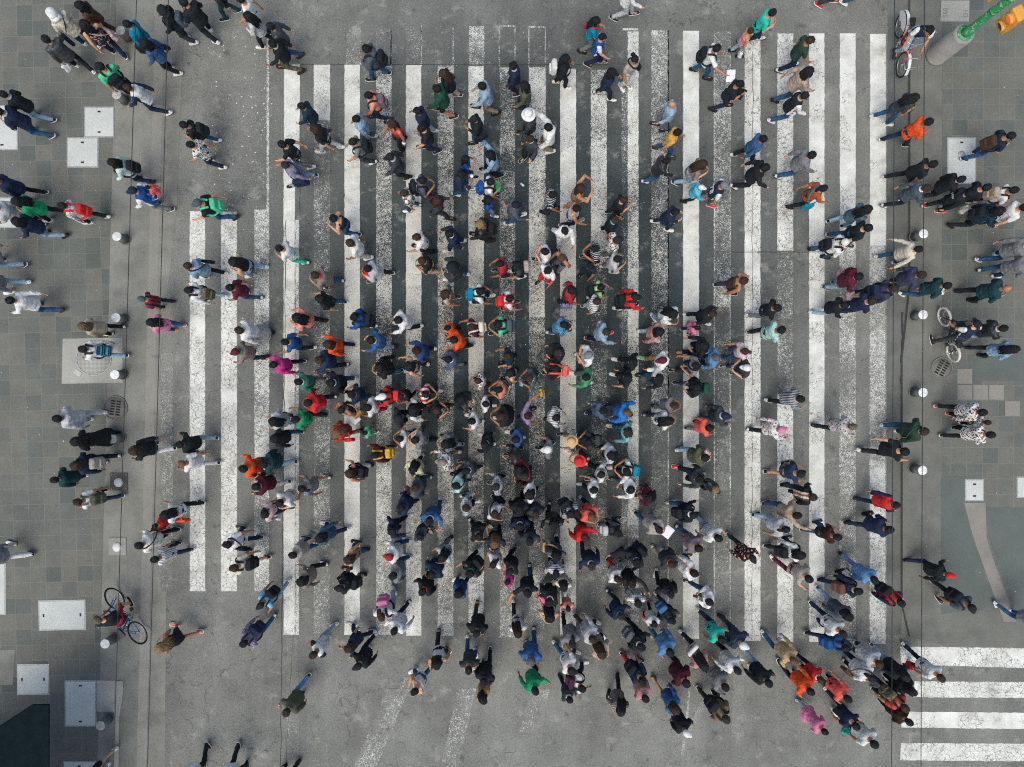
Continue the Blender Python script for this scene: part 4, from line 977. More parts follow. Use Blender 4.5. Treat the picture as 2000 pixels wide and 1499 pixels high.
994 727 W pinkwhite.v ltgrey.p black.l 1 | pale pink vest top, long black hair
755 774 W red.j charcoal.p white.c 2 bp=red2 | white cap and red striped jacket
772 777 SW black.t black.p black.c 1 c0.85 | black cap tucked beside the white cap
833 771 E red.t black.p black.s 2 P=redstripe | red and white football shirt with bare arm out
903 783 SE black.j black.p black.l 1 | black top with white headphones
1168 587 E white.t ltblue.p brown.s 1 P=stripe | white poncho-like shirt with brown trim
1175 563 E lime.t charcoal.p black.s 1 bp=black c0.9 | lime sleeve and black backpack
1242 580 E red.j black.p black.c 2 bp=black | red jacket with black backpack and black cap
1103 635 E skyfl.j blue.p black.s 2 fb=black P=none | sky blue patterned shirt
1186 648 E ltblue.j navy.p brown.s 3 S=red hb=white | pale shirt, navy jeans and red shoes with white bag
1291 648 E dusty.j ltblue.p black.l 2 | dusty pink jacket and pale jeans
1149 694 W white.t white.p grey.c 0 A=fd | grey cap and white tee, folded arms
1089 689 W black.j black.p brown.s 1 P=none | black and orange track jacket
1083 721 W black.j olive.p black.s 1 bp=coral | black top with coral backpack and orange strap
1144 737 W green2.j grey.p black.s 2 | green jacket with white hood
1033 740 W slate.t black.p brown.s 1 hb=skyb A=fr | slate tee with white collar holding a blue bag
1235 707 W black.j black.p black.s 2 S=white | black jacket right of the green jacket
1226 738 W black.t black.p black.s 1 S=white | black tee with white trim, white shoes
1294 705 W white.h tan.p maroon.c 2 S=mint | maroon cap, white hoodie and mint shoes
1287 737 W black.j blue.p black.s 2 P=yoke | black and white raglan sleeves
1318 615 SE white.j ltblue.p black.l 1 A=fr | white jacket reading a tablet, long dark hair
1394 613 E black.j black.p brown.s 3 hb=pink | black jacket with brown hair and small pink bag
1364 641 E pink.t navy.p black.b 1 c0.75 | girl in a pink tee with hair bun
1521 602 E black.t grey.p black.s 2 | black tee and grey trousers
1529 644 E palemint.t black.p black.s 2 | pale mint tee and black trousers
1374 677 W black.j navy.p black.l 2 S=tan | black jacket over cyan top
1396 697 W ltdenim2.j navy.p grey.s 1 | grey hair and light blue shirt
1455 690 W pinkwhite.t blue.p brown.b 2 S=white | pink sleeves and black waistcoat, white shoes
1458 715 W charcoal.t blue.p white.c 1 A=fr | white cap hugging a dark bag
1358 714 W grey.t charcoal.p black.s 2 sb=black | grey tee with black sling bag
1360 757 W black.j blue.p black.s 2 bp=dkgreen A=fr | black jacket with green and black backpack
1566 780 E slate.j black.p black.s 2 P=stripe | slate jacket with white stripes
1706 588 E navy.t navy.p greybr.s 1 hb=pinkwhite | navy tee carrying pink and white plastic bags
1652 597 E black.j ltblue.p black.s 2 S=white c0.9 | black jacket and white shoes left of the navy tee
1963 641 E black.j ltblue.p black.s 3 | black leather jacket and pale jeans on the right pavement
1986 682 E ltdenim.j black.p black.l 2 | pale denim jacket and black trousers by the right edge
1922 806 E white.j black.p black.s 2 S=red P=floral | floral white jacket and red shoes
1931 826 E white.t black.p brown.s 1 c0.75 P=floral | child in floral white between two floral jackets
1938 850 E white.j black.p black.s 2 P=floral | white floral jacket, lowest of three
1808 843 E forest.j blue.p brown.s 2 sb=dkgreen | dark green jacket and blue jeans at the right kerb
1667 834 E ltgrey.j black.p camo.c 3 P=floral | camouflage cap and grey patterned jacket
143 863 W black.j black.k black.l 2 | long black hair, black top and dark skirt by a bollard
257 881 W black.j white.p brown.l 3 | black jacket and white trousers on the kerb
349 869 W black.j ltblue.p black.s 3 | black jacket and pale jeans left of the stripes
353 906 W white.t ltgrey.p ginger.n 3 | shaved ginger head and white tee
143 910 W navy.j black.p brown.l 2 bp=greige S=white | brown hair and beige backpack, white shoes
104 938 W pine.h charcoal.p black.s 2 | dark teal coat with hood down
149 981 W white.t navy.p brown.s 3 bp=olive | white tee with olive backpack
318 1008 W white.t black.p black.l 3 sb=orange | curly black hair, white tee and orange bag
301 1028 W red.t black.p black.s 1 c0.7 | small child in red and white
269 1066 W white.j black.p black.s 2 sb=brown | white shirt with brown bag on its arm
300 1094 W white.t navy.p black.s 2 P=stripe | black and white striped tee
-48 1100 W grey.j white.p black.s 3 S=white | pale trousers and white shoes at the left edge
599 787 W red.j navy.p black.s 2 | red jacket and navy jeans
667 800 SW navy.v blue.p black.b 1 hb=white sb=tan | navy top with tan bag and white paper
575 820 W green.t black.p black.s 3 P=none | green football shirt
530 823 W ltgrey.j ltblue.p black.l 1 | black hair and pale grey sleeves left of the green shirt
533 857 W black.j blue.p black.l 2 | black jacket and long hair, blue jeans, lower left crowd
655 846 W redplaid.j khaki.p ginger.l 2 sb=red | red checked shirt and auburn hair
473 916 W orange.j blue.p black.s 2 | orange sweater at the head of its group
512 907 W pine.j ltblue.p black.s 3 | dark teal jacket right behind the orange sweater
498 951 W burgundy.j ltgrey.p black.s 3 | burgundy sweater and pale grey trousers
588 955 W greyfl.t tan.s black.b 2 | grey flecked top and shorts
545 985 SW white.t tan.s black.s 2 | white tee and shorts, bare calf
680 925 W navy.v ltgrey.p brown.l 2 bp=black | navy open back top and brown hair
716 796 W white.t crimson.p black.s 1 | white tee left of the white cap
777 817 E dkgrey.t black.p black.c 1 | black cap and charcoal tee
808 802 E black.j black.p black.l 1 P=yoke | black track jacket with white sleeve stripes
855 803 E black.t black.p brown.s 2 A=fr hb=black | black tee, bare arms and a black bag
920 823 W white.t grey.p black.s 1 hb=white | white tee holding a white cap
950 790 E white.t charcoal.p black.s 1 c0.9 | white tee with black hair above the black cape
976 815 W black.d black.p brown.s 1 | round black cape and brown hair
711 846 W mint.t ltgrey.s black.s 1 c0.7 | small child in pale mint
731 890 W burgundy.j navy.p black.s 2 bp=yellow | burgundy jacket with yellow backpack
779 858 W white.t navy.p black.s 1 c0.85 | white tee held by the grey tee behind
809 860 W grey.t navy.p black.s 2 A=fr | grey tee with arms around the person ahead
805 920 SW citron.j navy.p black.l 1 S=white | pale yellow sweater and curly black hair
866 874 W greyfl.j ltblue.p black.l 2 | black and white patterned top, pale jeans
864 899 W white.j tan.p taupe.c 2 P=floral | tan flat cap and dotted white shirt
946 868 W black.j black.p black.s 1 | rounded black coat in the centre
909 921 W charcoal.j black.p black.s 2 S=black | charcoal leather jacket, long stride
889 949 W palemint.j blue.p black.s 1 sb=black | pale mint jacket with black bag
967 952 W ltgrey.j black.p greybr.s 1 P=plaid | black and white checked shirt
809 954 W slate3.j blue.p brown.s 1 | dark grey jacket with brown strap
781 992 W navy.j navy.p black.s 1 hb=dusty | navy jacket with pale pink bag
1033 812 E lavender.t blue.p auburn.s 1 hb=yellow A=ex | lavender tee with yellow bag, arm on the striped shirt
1088 816 E white.j grey.p black.s 1 P=stripe | white vertical striped shirt
1180 803 E slate2.j navy.p black.s 2 | slate blue jacket with shiny cyan patch on its collar
1227 807 E brightblue.h blue.p ltbrown.s 3 | bright blue hoodie and light brown hair
1006 860 W denim2.j navy.p black.s 1 S=white | mid blue denim shirt, centre of the crowd
1002 891 W black.j black.p brown.s 1 | black leather jacket just under the denim shirt
1069 879 W grey.t navy.p white.c 1 | white cap and charcoal grey tee
1116 862 W palegreen.t khaki.p tan.H 1 | straw hat and pale green shirt
1147 865 W charcoal.t black.p black.s 2 bp=charcoal A=fr | charcoal tee with backpack, arms out to straw hat
1225 847 W teal3.j teal2.p brown.l 2 S=white | curly brown hair, white and teal top
1192 890 W ltgrey.j black.p black.l 1 | white and grey jacket near the red hat
1132 901 W black.t ltgrey.p red.H 2 S=white A=fr | bright red brimmed hat
1022 933 SW black.j black.p greybr.s 1 sb=crimson | grey brown hair, black jacket with red strap
1172 930 W white.t black.p dkgrey.s 2 sb=grey | white tee with grey sling strap, hand open
1160 956 W white.t black.p black.s 1 | white and black tee right behind the sling strap
1223 924 W white.t navy.p black.s 2 bp=teal | white tee with teal and orange round drum bag
1230 955 W navy.j blue.p black.s 2 P=yoke | navy jacket with white sleeve, lower right of centre
1265 974 W burgundy.j grey.p black.l 1 A=fr | burgundy top and dark hair reading a phone
1030 971 W black.j black.p black.l 1 P=yoke | black jacket with white sleeve stripes
1319 794 E grey.t grey.p brown.s 1 A=fr | pale grey tee with hand on chest
1311 820 E white.t navy.p black.l 2 S=pink A=fr | white tee and dark bushy hair, forearms forward
1418 813 E charcoal.j blue.p navy.c 2 | navy cap and dark charcoal jacket
1388 836 E coral.t grey.p black.s 1 | coral red tee, bent bare arm
1380 894 E olive.j ltdenim.p black.s 2 fb=pinkwhite | olive jacket carrying a white and pink helmet
1365 937 W charcoal.j navy.p black.s 2 S=red | beard, dark grey jacket and red shoes
1398 958 SW black.j black.p blonde.s 1 | blond hair and zipped black leather jacket
1528 840 E white.j black.p pink.c 3 P=floral | pink cap and white patterned jacket
1566 926 E navy2.t khaki.s black.c 3 S=black | black cap, navy tee and khaki shorts
1590 972 E black.j charcoal.p greybr.s 1 P=stripeback | dark jacket with coloured stripes down the back
1770 883 E black.t black.p black.s 4 | black tee and black trousers, first to reach the right gutter
1752 987 E red.j navy.p black.s 3 P=yoke | red and white track jacket with jeans
1740 1035 E navy.j navy.p black.s 3 | navy jacket under the red track jacket
1639 1050 E dkbrown.t blue.p black.s 2 | dark brown top and blue jeans
1710 1135 SE ltdenim2.j ltdenim2.p black.s 3 hb=white | matching light denim jacket and jeans
1857 1125 E black.j navy.p red.c 3 | red cap and black jacket
518 1005 E pinkwhite.t navy.p black.l 1 hb=white | pale pink top and dark bushy hair
442 1064 W white.t navy.p black.s 3 sb=black | white tee, navy jeans and black hip bag
455 1110 W cream.t ltblue.s brown.s 3 bp=black S=black | cream tee, black backpack and pale shorts
508 1184 SW skyb.t ltdenim.p black.c 3 bp=black | sky blue tee with black backpack and jeans
570 1085 W greige.j blue.p dkgrey.s 1 hb=white | pale grey sweater holding a white cup aside
585 1137 W taupe.j black.p black.l 2 | taupe jacket and dark tied hair
622 1052 W petrol.j navy.p black.l 3 S=white | petrol blue jacket, long black hair and white shoes
677 1094 W tan.v blue.p brown.l 1 | tan sleeveless top under long brown hair
662 1150 W black.j grey.p black.c 2 bp=black | dark jacket and black bag with white patch, brown leg
767 1038 E navy.j black.p black.l 2 S=white | navy and white top with long dark hair
839 1020 S denim2.j blue.p black.s 2 | open blue denim jacket over a white printed tee
821 1050 SE charcoal.j black.p black.s 1 hb=royal S=greige | charcoal jacket holding something royal blue
912 993 E ltgrey.j navy.p brown.s 1 P=plaid S=white | grey windowpane checked shirt
968 1007 SE ltgrey.t navy.p greybr.s 1 sb=black | grey cropped hair, pale grey tee with strap
937 1051 SE black.t black.p black.s 2 A=fr | black tee, elbow high, left of the blonde hair
965 1066 S navy.j navy.p dkblonde.l 1 | dark blonde ponytail in the dense crowd
759 1089 W white.j blue.p crimson.c 2 S=white | dark red cap and white sweater
766 1126 W grey.j blue.p black.s 1 S=white | grey jacket just below the dark red cap
862 1093 SW ltgrey.t grey.p black.l 1 | pale grey top under a wide mass of black hair
842 1125 SW navyteal.j black.p black.s 2 A=fr | dark teal jacket with turquoise trim
824 1158 SW black.j black.p black.s 1 | black jacket with orange collar
893 1163 SW indigo2.j navy.p black.l 1 | indigo blue denim jacket, long black hair, near the stripe ends
916 1122 SW black.t black.p black.s 2 bp=black | black hair and lime green collar with glossy black bag
962 1105 SW white.t blue.p black.b 1 A=fr | white vest and dark hair tied up
990 1138 W magenta.j black.p black.s 1 c0.75 S=white | child in a magenta and black jacket
995 1119 SW black.t navy.p black.c 1 | black cap and teal sleeve
745 1208 S white.j ltblue.p brown.b 2 bp=pink | pale jacket with pink backpack and brown hair
1042 1004 S charcoal.j charcoal.p brown.s 1 hb=red:cup | charcoal jacket holding up a red cup
1022 998 S black.j black.p black.s 1 | dark jacket squeezed left of the red cup holder
1020 1036 S navy.j navy.p black.s 1 bp=black | black backpack and navy jacket, row below the red cup
1031 1054 S charcoal.j black.p black.s 1 | dark jacket with a round pale lid by its shoulder
1082 1028 S black.j black.p black.l 2 S=white | glossy black coat and hair
1117 1006 SE ltgrey.t navy.p black.s 1 P=stripe bp=black | grey striped tee with black bag
1157 1013 SE coral.t black.p ltbrown.s 1 sb=dkbrown | coral tee with dark cross strap
1144 1052 SE red.j navy.p brown.s 2 | red jacket with white shoulder bands
1208 1041 E charcoal.j blue.p black.s 2 bp=ltgrey | grey backpack with red lining
1289 1037 SE greige.j blue.p black.b 2 fb=white | pale grey jacket and spiky dark hair, with papers
1087 1096 S slate.t navy.p black.l 1 sb=tan2 | slate top with a round tan handbag
1156 1108 S navy.j navy.p brown.s 2 | dark navy sweater on bare asphalt
1088 1121 S white.j black.p black.s 1 P=stripe | white pinstripe blouse
1098 1149 S cream.j navy.p black.l 1 P=floral | cream floral blouse under black hair
1031 1161 S black.t blue.p black.s 2 A=ex | black tee with forearm stretched out
1073 1178 SW black.j blue.p black.s 2 fb=pink | black jacket with a pink bag in front
1110 1191 S salmon.j white.p black.s 1 c0.75 | child in a salmon jacket at a stripe end
1243 1101 SW black.j blue.p black.s 2 bp=black A=ex | black jacket and backpack with open hand
1208 1133 SE white.j red.p dkbrown.s 1 c0.85 | white and red jacket next to a dark open jacket
1234 1142 S black.j ltblue.p dkbrown.l 1 A=ex | open black jacket over white shirt, arm out
1247 1181 S white.t grey.p black.s 1 hb=cream P=plaid | white checked shirt with large white and yellow bag
1356 1007 E black.j blue.p black.c 2 bp=black | black cap and jacket with white wing emblem bag
1405 1053 SE white.t ltdenim.p black.s 2 S=white | white tee and light jeans, white trainers
1367 1073 SE mauve.j blue.p black.s 2 S=white | mauve and taupe jacket with navy jeans
1471 1092 SE blackfl.j black.p black.c 3 | red flowered black jacket and grey brimmed cap
1555 1012 E beige2.j blue.p black.s 2 S=maroon A=ex | beige coat with an arm round a companion
1541 1030 E ltgrey.t ltblue.p black.b 2 S=black | pale grey tee under the beige arm
1567 1085 E white.j black.p black.l 3 bp=black | white sleeves, black backpack and long black hair
1582 1133 SE greige.t maroon.p black.s 4 | grey tee and maroon trousers
1358 1121 E white.h blue.p black.s 2 | white jacket with orange hood
1314 1104 SE charcoal.j beige.p brown.s 1 | brown hair and dark jacket left of the orange hood
1384 1176 W white.j blue.p black.s 3 A=fr | wide white jacket looking at a phone
1311 1163 S black.j black.p black.s 1 | black jacket by the last wide stripe
1679 1156 E navy.j navy.p black.s 3 bp=brown2 | navy jacket with round brown backpack
1762 1180 SE red.j blue.p black.s 3 bp=black P=yoke | red sleeves and black backpack
1660 1208 SE slate.j ltdenim.p black.l 3 | slate top, curly black hair and light jeans
1648 1240 SE white.t navy.p black.c 3 | white lace tee and dark cap with pale ring
1655 1267 E blue2.j navy.p black.s 4 bp=blue2 | blue jacket and blue backpack with orange patch
215 1193 W black.t crimson.s camo.c 0 RIDE=3 | green camouflage cap, black tee, getting on a blue bicycle
308 1268 W black.v black.s blonde.l 4 S=salmon | blonde ponytail, black shorts and pink shoes, running
1820 32 S navy.t ltblue.p black.s 0 RIDE=1 P=yoke | navy vest and pale jeans riding a red bicycle
1890 640 N navy.t charcoal.p black.c 0 RIDE=2 P=yoke | black cap and navy jersey on a white tyred bicycle
853 1302 S white.v black.p black.l 3 hb=white:cup S=grey | white vest top with a white cup
808 1353 SW white.v blue.p black.s 3 S=white | white vest and blue jeans, bare shoulder
930 1240 S black.j charcoal.p black.c 2 S=tan | black cap and jacket, brown shoes
915 1312 S charcoal.t blue.p black.s 2 fb=cream | dark tee and sunglasses carrying a cream bag
945 1335 S black.j black.p black.s 2 hb=white:cup | black jacket above the mustard top
945 1370 SE mustard2.t black.p black.l 1 | mustard brown top and black hair
1013 1241 S white.t black.p dkbrown.l 3 | white top with long dark brown hair hanging forward
1038 1295 S denim2.j blue.p grey.s 2 S=white | grey hair and striped blue denim jacket
1046 1352 SE green.j black.p black.s 3 S=black | emerald green sweater and black trousers
1075 1210 S white.v navy.p black.l 1 | white strappy top at the lower middle
1160 1251 SE ltgrey.j charcoal.p brown.s 3 S=white | light grey sweater and brown bob
1177 1281 SE beige.j black.p brown.l 2 | beige jacket and long wavy brown hair
1118 1260 S grey.j black.p black.b 2 | grey top, hair bun and pink sleeve
1117 1312 SE white.t blue.p black.c 3 | white top and black cap with bare elbow
1138 1347 E white.t navy.p black.s 2 bp=plum | white tee with pink and black backpack
1114 1369 SE charcoal.j black.p black.s 1 c0.85 | dark haired, half hidden under the pink and black backpack
1215 1206 SE navy.j navy.p greybr.s 2 S=white | shaved head and navy jacket with green collar
1279 1221 S black.j black.p black.s 2 c0.8 S=red P=yoke | child in a black track jacket and red shoes
1314 1214 SE charcoal.j navy.p black.s 2 bp=blue3 | dark starry jacket with blue and red backpack
1254 1266 SE black.j black.p black.s 2 bp=floral | black track jacket with a floral backpack
1310 1277 SE ltdenim2.j teal2.p black.s 2 | faded blue shirt behind the burgundy top
1342 1338 SE burgundy.j black.p black.s 3 | burgundy and black top
1256 1333 SE navy.t crimson.p black.s 2 bp=black S=black | navy top, black backpack and crimson trousers
1262 1367 SE dusty.j charcoal.p black.s 1 | dusty rose jacket
1212 1394 S greytan.j black.p black.l 3 | tan and grey knitted cardigan, black hair
1322 1390 SE denim2.j tan.s brown.l 3 S=tan | curly brown hair and bright denim jacket
1378 1305 SE dusty.t black.p black.l 3 fb=white:sign S=white | rose tee carrying a white card with red letters
1411 1252 SE turq.t navy.p black.s 3 S=white | turquoise tee, black hair and white shoes
1453 1263 SE navy.j charcoal.p white.c 2 P=plaid | white cap and navy checked shirt
1418 1345 SE grey.j black.p black.s 4 | dark grey top with white arm panel
1442 1312 SE white.j black.p black.s 3 S=pink | white sleeves, pink strap and pink shoes
1503 1337 SE black.j ltblue.p black.s 3 S=white | black hooded coat and pale jeans
1553 1294 SE tan2.j blue.p ltbrown.s 3 | tan jumper and blue jeans, arm back
1420 1408 SE tan3.j dkbrown.p greybr.s 2 bp=black | brown waistcoat with a black side bag
1342 1434 SE black.j black.p white.c 2 | white cap, black jacket, at the bottom edge of the group
1591 1350 SE orange.j black.p black.s 3 | orange sweater and black trousers
1599 1333 SE red.t black.p brown.s 2 c0.85 | red and white hooded top beside an orange sweater
1658 1367 SE coral.t black.p black.s 3 | coral red top, back turned, in the lower right group
1674 1421 SE navy.t black.p black.s 4 | dark navy tee with arms out
1613 1431 SE pink.d ltgrey.p black.s 2 c0.85 | girl in a tiered pink dress
1710 1456 SE white.t navy.p black.s 2 hb=turq | white tee with turquoise bundle, lowest of the crowd
1719 1302 SE ltgrey.j blue.p brown.s 2 fb=tan | brown hair and light jacket holding something tan
1706 1326 SE white.j navy.p black.b 2 sb=brown3 | white jacket with brown striped bag
1771 1326 SE black.j ltblue.p black.l 3 hb=green | long black hair and pale jeans with a green bag
1785 1354 SE black.j black.p black.l 2 | black coat leading the group to the side crossing
1770 1386 SE rust2.t navy.p brown.s 3 bp=camo2 | rust red tee with camouflage backpack
1778 1412 SE dkbrown.j black.p black.s 2 | dark brown coat at the side crossing
1840 1327 SE white.t navy.p brown.s 3 hb=red | white tee and navy jeans on the side crossing
1900 1189 SE slate.t black.p black.c 3 bp=black | black cap and grey tee with dark backpack
2046 1228 SE grey.j blue.p black.s 3 S=white | blue jeans at the right edge, upper body out of frame
474 1259 SW lilac.j blue.p black.s 3 bp=navy S=white P=floral | lilac patterned jacket with navy backpack
610 1281 SW white.t ltblue.p brown.s 2 S=white P=yoke | white tee with pink apron
678 1268 W navy.t navy.p brown.l 3 hb=white S=white | curly brown hair and navy tee
698 1303 SW black.j black.p black.c 2 S=white | black cap backwards and black top
769 1235 SW white.j navy.p black.s 3 | white jacket with navy straps
558 1394 SW olive.j ltdenim2.p greybr.s 3 | olive jacket and blue jeans, walking alone
352 1546 S white.j black.p black.s 3 S=black | white shirt and black trousers at the bottom edge
428 1546 S white.j black.p black.s 3 S=black | white shirt and black trousers, second along the bottom edge
528 1562 SW black.j black.p black.s 2 S=black | black trousers, last along the bottom edge
148 1545 SW black.t black.s black.s 3 S=white | black shorts and white trainers at the bottom left corner
"""
# ================================================================== the people
DIRS = {k: 90 - 22.5*i for i, k in enumerate('N NNE NE ENE E ESE SE SSE S SSW SW WSW W WNW NW NNW'.split())}
ROWS = []
for ln in CATALOG.strip().split('\n'):
    d, look = ln.split('|'); t = d.split(); look = look.strip()
    r = dict(px=float(t[0]), py=float(t[1]), dir=DIRS[t[2]], hair=t[5].split('.'), s=int(t[6]), look=look, sc=1.0, z=0.0, pat=None, arms=None)
    r['top'] = t[3].split('.'); r['bot'] = t[4].split('.')
    for k in t[7:]:
        if k[0] == 'c' and k[1].isdigit(): r['sc'] = float(k[1:])
        elif k[0] == 'z': r['z'] = float(k[1:])
        else:
            a, b = k.split('='); r[a] = b
    r['pat'] = r.get('P'); r['arms'] = r.get('A')
    ROWS.append(r)
PATC = {'greyfl': 'fleck', 'blackfl': 'floral', 'skyfl': 'fleck', 'patt': 'plaid', 'patt2': 'floral', 'camo': 'camo', 'camo2': 'camo', 'floral': 'floral', 'tealstr': 'tealstripe', 'redplaid': 'plaid', 'greytan': 'hstripe'}
DEN = {'blue', 'ltblue', 'ltdenim', 'ltdenim2', 'denim', 'denim2', 'navy', 'blue2', 'indigo2', 'petrol', 'teal2', 'denimgrey'}
def top_mat(r):
    c, ty = r['top']; p = r['pat']
    if p in ('none', None): p = PATC.get(c)
    if p is None and c in DEN and ty == 'j' and 'denim' in r['look']: p = 'denim'
    if p == 'jersey': p = 'yoke'
    return cloth(c, p, gloss='leather' in r['look'] or 'glossy' in r['look'], var=(ROWS.index(r) % 4 if p == 'floral' else 0))
def bot_mat(c): return cloth(c, PATC.get(c) or ('denim' if c in DEN and c != 'navy' else None))
WORD = {'ltgrey': 'light grey', 'dkgrey': 'dark grey', 'ltblue': 'light blue', 'patt': 'patterned', 'patt2': 'floral', 'greybr': 'grey brown', 'tealstr': 'teal striped', 'camo': 'camouflage', 'camo2': 'camouflage', 'pinkwhite': 'pink and white', 'skyb': 'sky blue', 'brightblue': 'bright blue', 'dkgreen': 'dark green', 'dkbrown': 'dark brown', 'turq': 'turquoise', 'greige': 'pale grey', 'charcoal': 'charcoal'}
def word(c): return WORD.get(c) or c.rstrip('0123456789')
CROWDBUF = []
def emit(me, M, mats, name, parent, Mroot, crowd):
    """an object under its person, or, past the 300 largest, a share of the crowd's one mesh"""
    if crowd: CROWDBUF.append((me, (Mroot @ M) if M is not None else Mroot, mats)); return None
    o = mesh_obj(name, me, parent, mats)
    o.matrix_basis = (M if M is not None else Matrix()) if parent is not None else Mroot
    return o
SHOE = shoe_mesh()
COLLAR = tube_mesh([(.060*math.cos(t*.35)*1.02 - .004, .068*math.sin(t*.35), .512 + .012*math.sin(t*.35*.5) - (.03 if t in (0, 18) else 0)) for t in range(19)], .019, 'collar', 8)
PACK = [rbox(.15, .29, .41, .055, 3, .016, i, 'backpack', .9) for i in range(3)]
POCK = rbox(.06, .22, .19, .025, 2, .008, 5, 'pocket')
STRP = {q: strap(smooth_path([(-.13, q*.085, .45), (-.06, q*.10, .505), (.03, q*.105, .505), (.105, q*.115, .44), (.158, q*.125, .30), (.13, q*.155, .14), (.0, q*.185, .06), (-.14, q*.12, .03)]), .024, .007) for q in (1, -1)}
STRPJ = {q: strap(smooth_path([(-.13, q*.085, .46), (-.06, q*.10, .527), (.03, q*.105, .527), (.125, q*.115, .45), (.178, q*.125, .30), (.15, q*.165, .14), (.0, q*.205, .06), (-.15, q*.12, .03)]), .026, .008) for q in (1, -1)}
TOTE = rbox(.30, .10, .25, .035, 2, .022, 3, 'shoulder_bag', .85)
SLING = strap(smooth_path([(.02, .25, .02), (.08, .21, .20), (.15, .06, .32), (.13, -.06, .44), (.03, -.115, .52), (-.07, -.09, .49), (-.16, .04, .34), (-.14, .17, .18), (-.04, .25, .02)]), .018, .006)
CARR = [rbox(.11, .22, .30, .05, 2, .05, i + 7, 'carrier_bag', .6) for i in range(3)]
HANDLE = strap(smooth_path([(0, -.06, -.06), (0, -.035, .06), (0, 0, .10), (0, .035, .06), (0, .06, -.06)]), .010, .003)
BUND = [rbox(.16, .30, .20, .06, 2, .05, i + 17, 'bundle') for i in range(2)]
PAPER = rbox(.22, .30, .004, .0015, 1, 0, 0, 'paper_sheet'); CUP = tube_mesh([(0, 0, -.055), (0, 0, .05), (0, 0, .056)], [.030, .043, .040], 'cup', 18); LID = tube_mesh([(0, 0, .055), (0, 0, .066)], .045, 'lid', 18)
PHONE = rbox(.075, .145, .009, .004, 1, 0, 0, 'phone')
NB = dict(backpack=0); FLR = plain('phone_dark', '14171a', .25, .5)
usedlab = set()
for i, r in enumerate(ROWS):
    rr = random.Random(i*77 + 5); crowd = i in CROWD; ride = int(r.get('RIDE', 0)); sc = r['sc']*rr.uniform(.91, .99); wide = rr.uniform(.93, 1.10)
    ang = R(r['dir'] + rr.uniform(-9, 9)); s = r['s']; ph = rr.choice((1, -1)); arms = r['arms']
    if r.get('z'): s = 6
    if ride: s, arms, ph, ang = 5, 'bar', 1, R({1: 262, 2: 97, 3: 128}[ride])
    if arms is None:
        if 'fb' in r: arms = 'fr'
        elif 'hb' in r: arms = 'dn' if s < 3 or rr.random() < .6 else 'sw'
        else: arms = rr.choice(['sw', 'sw', 'sw', 'sw', 'sw', 'hf', 'hf', 'fr', 'dn'])
    if arms == 'dn' and s > 2: s_ = s
    P = pose(s, ph, arms)
    hc = P['H'] @ Vector((0, 0, .06))
    Rz = Matrix.Rotation(ang, 4, 'Z'); Sc = Matrix.Diagonal((sc, sc*wide, sc, 1))
    zb = PAVE if (r['px'] < 318 - .024*r['py'] + 10 or (r['px'] > 1800 and r['py'] < 1255)) else 0.0
    for _ in range(2):
        z = zb + r['z'] + sc*hc.z; off = Rz @ (Sc @ hc)
        root = Vector((gx(r['px'], z) - off.x, gy(r['py'], z) - off.y, zb + r['z']))
        gpx, gpy = 1000 + root.x*PPM, 749.5 - root.y*PPM
        zb = PAVE if (gpx < 318 - .024*gpy or (gpx > 1778 and gpy < 1250)) else 0.0
    if ride:
        root = {1: gp(1752, 96), 2: gp(1836, 662) + Vector((0, 0, PAVE)), 3: gp(272, 1188) + Vector((0, 0, PAVE))}[ride]; r['root'] = root; r['ang'] = ang
    r['st'] = (rr, crowd, ride, sc, wide, ang, s, ph, arms, P, Rz, Sc); r['at'] = root
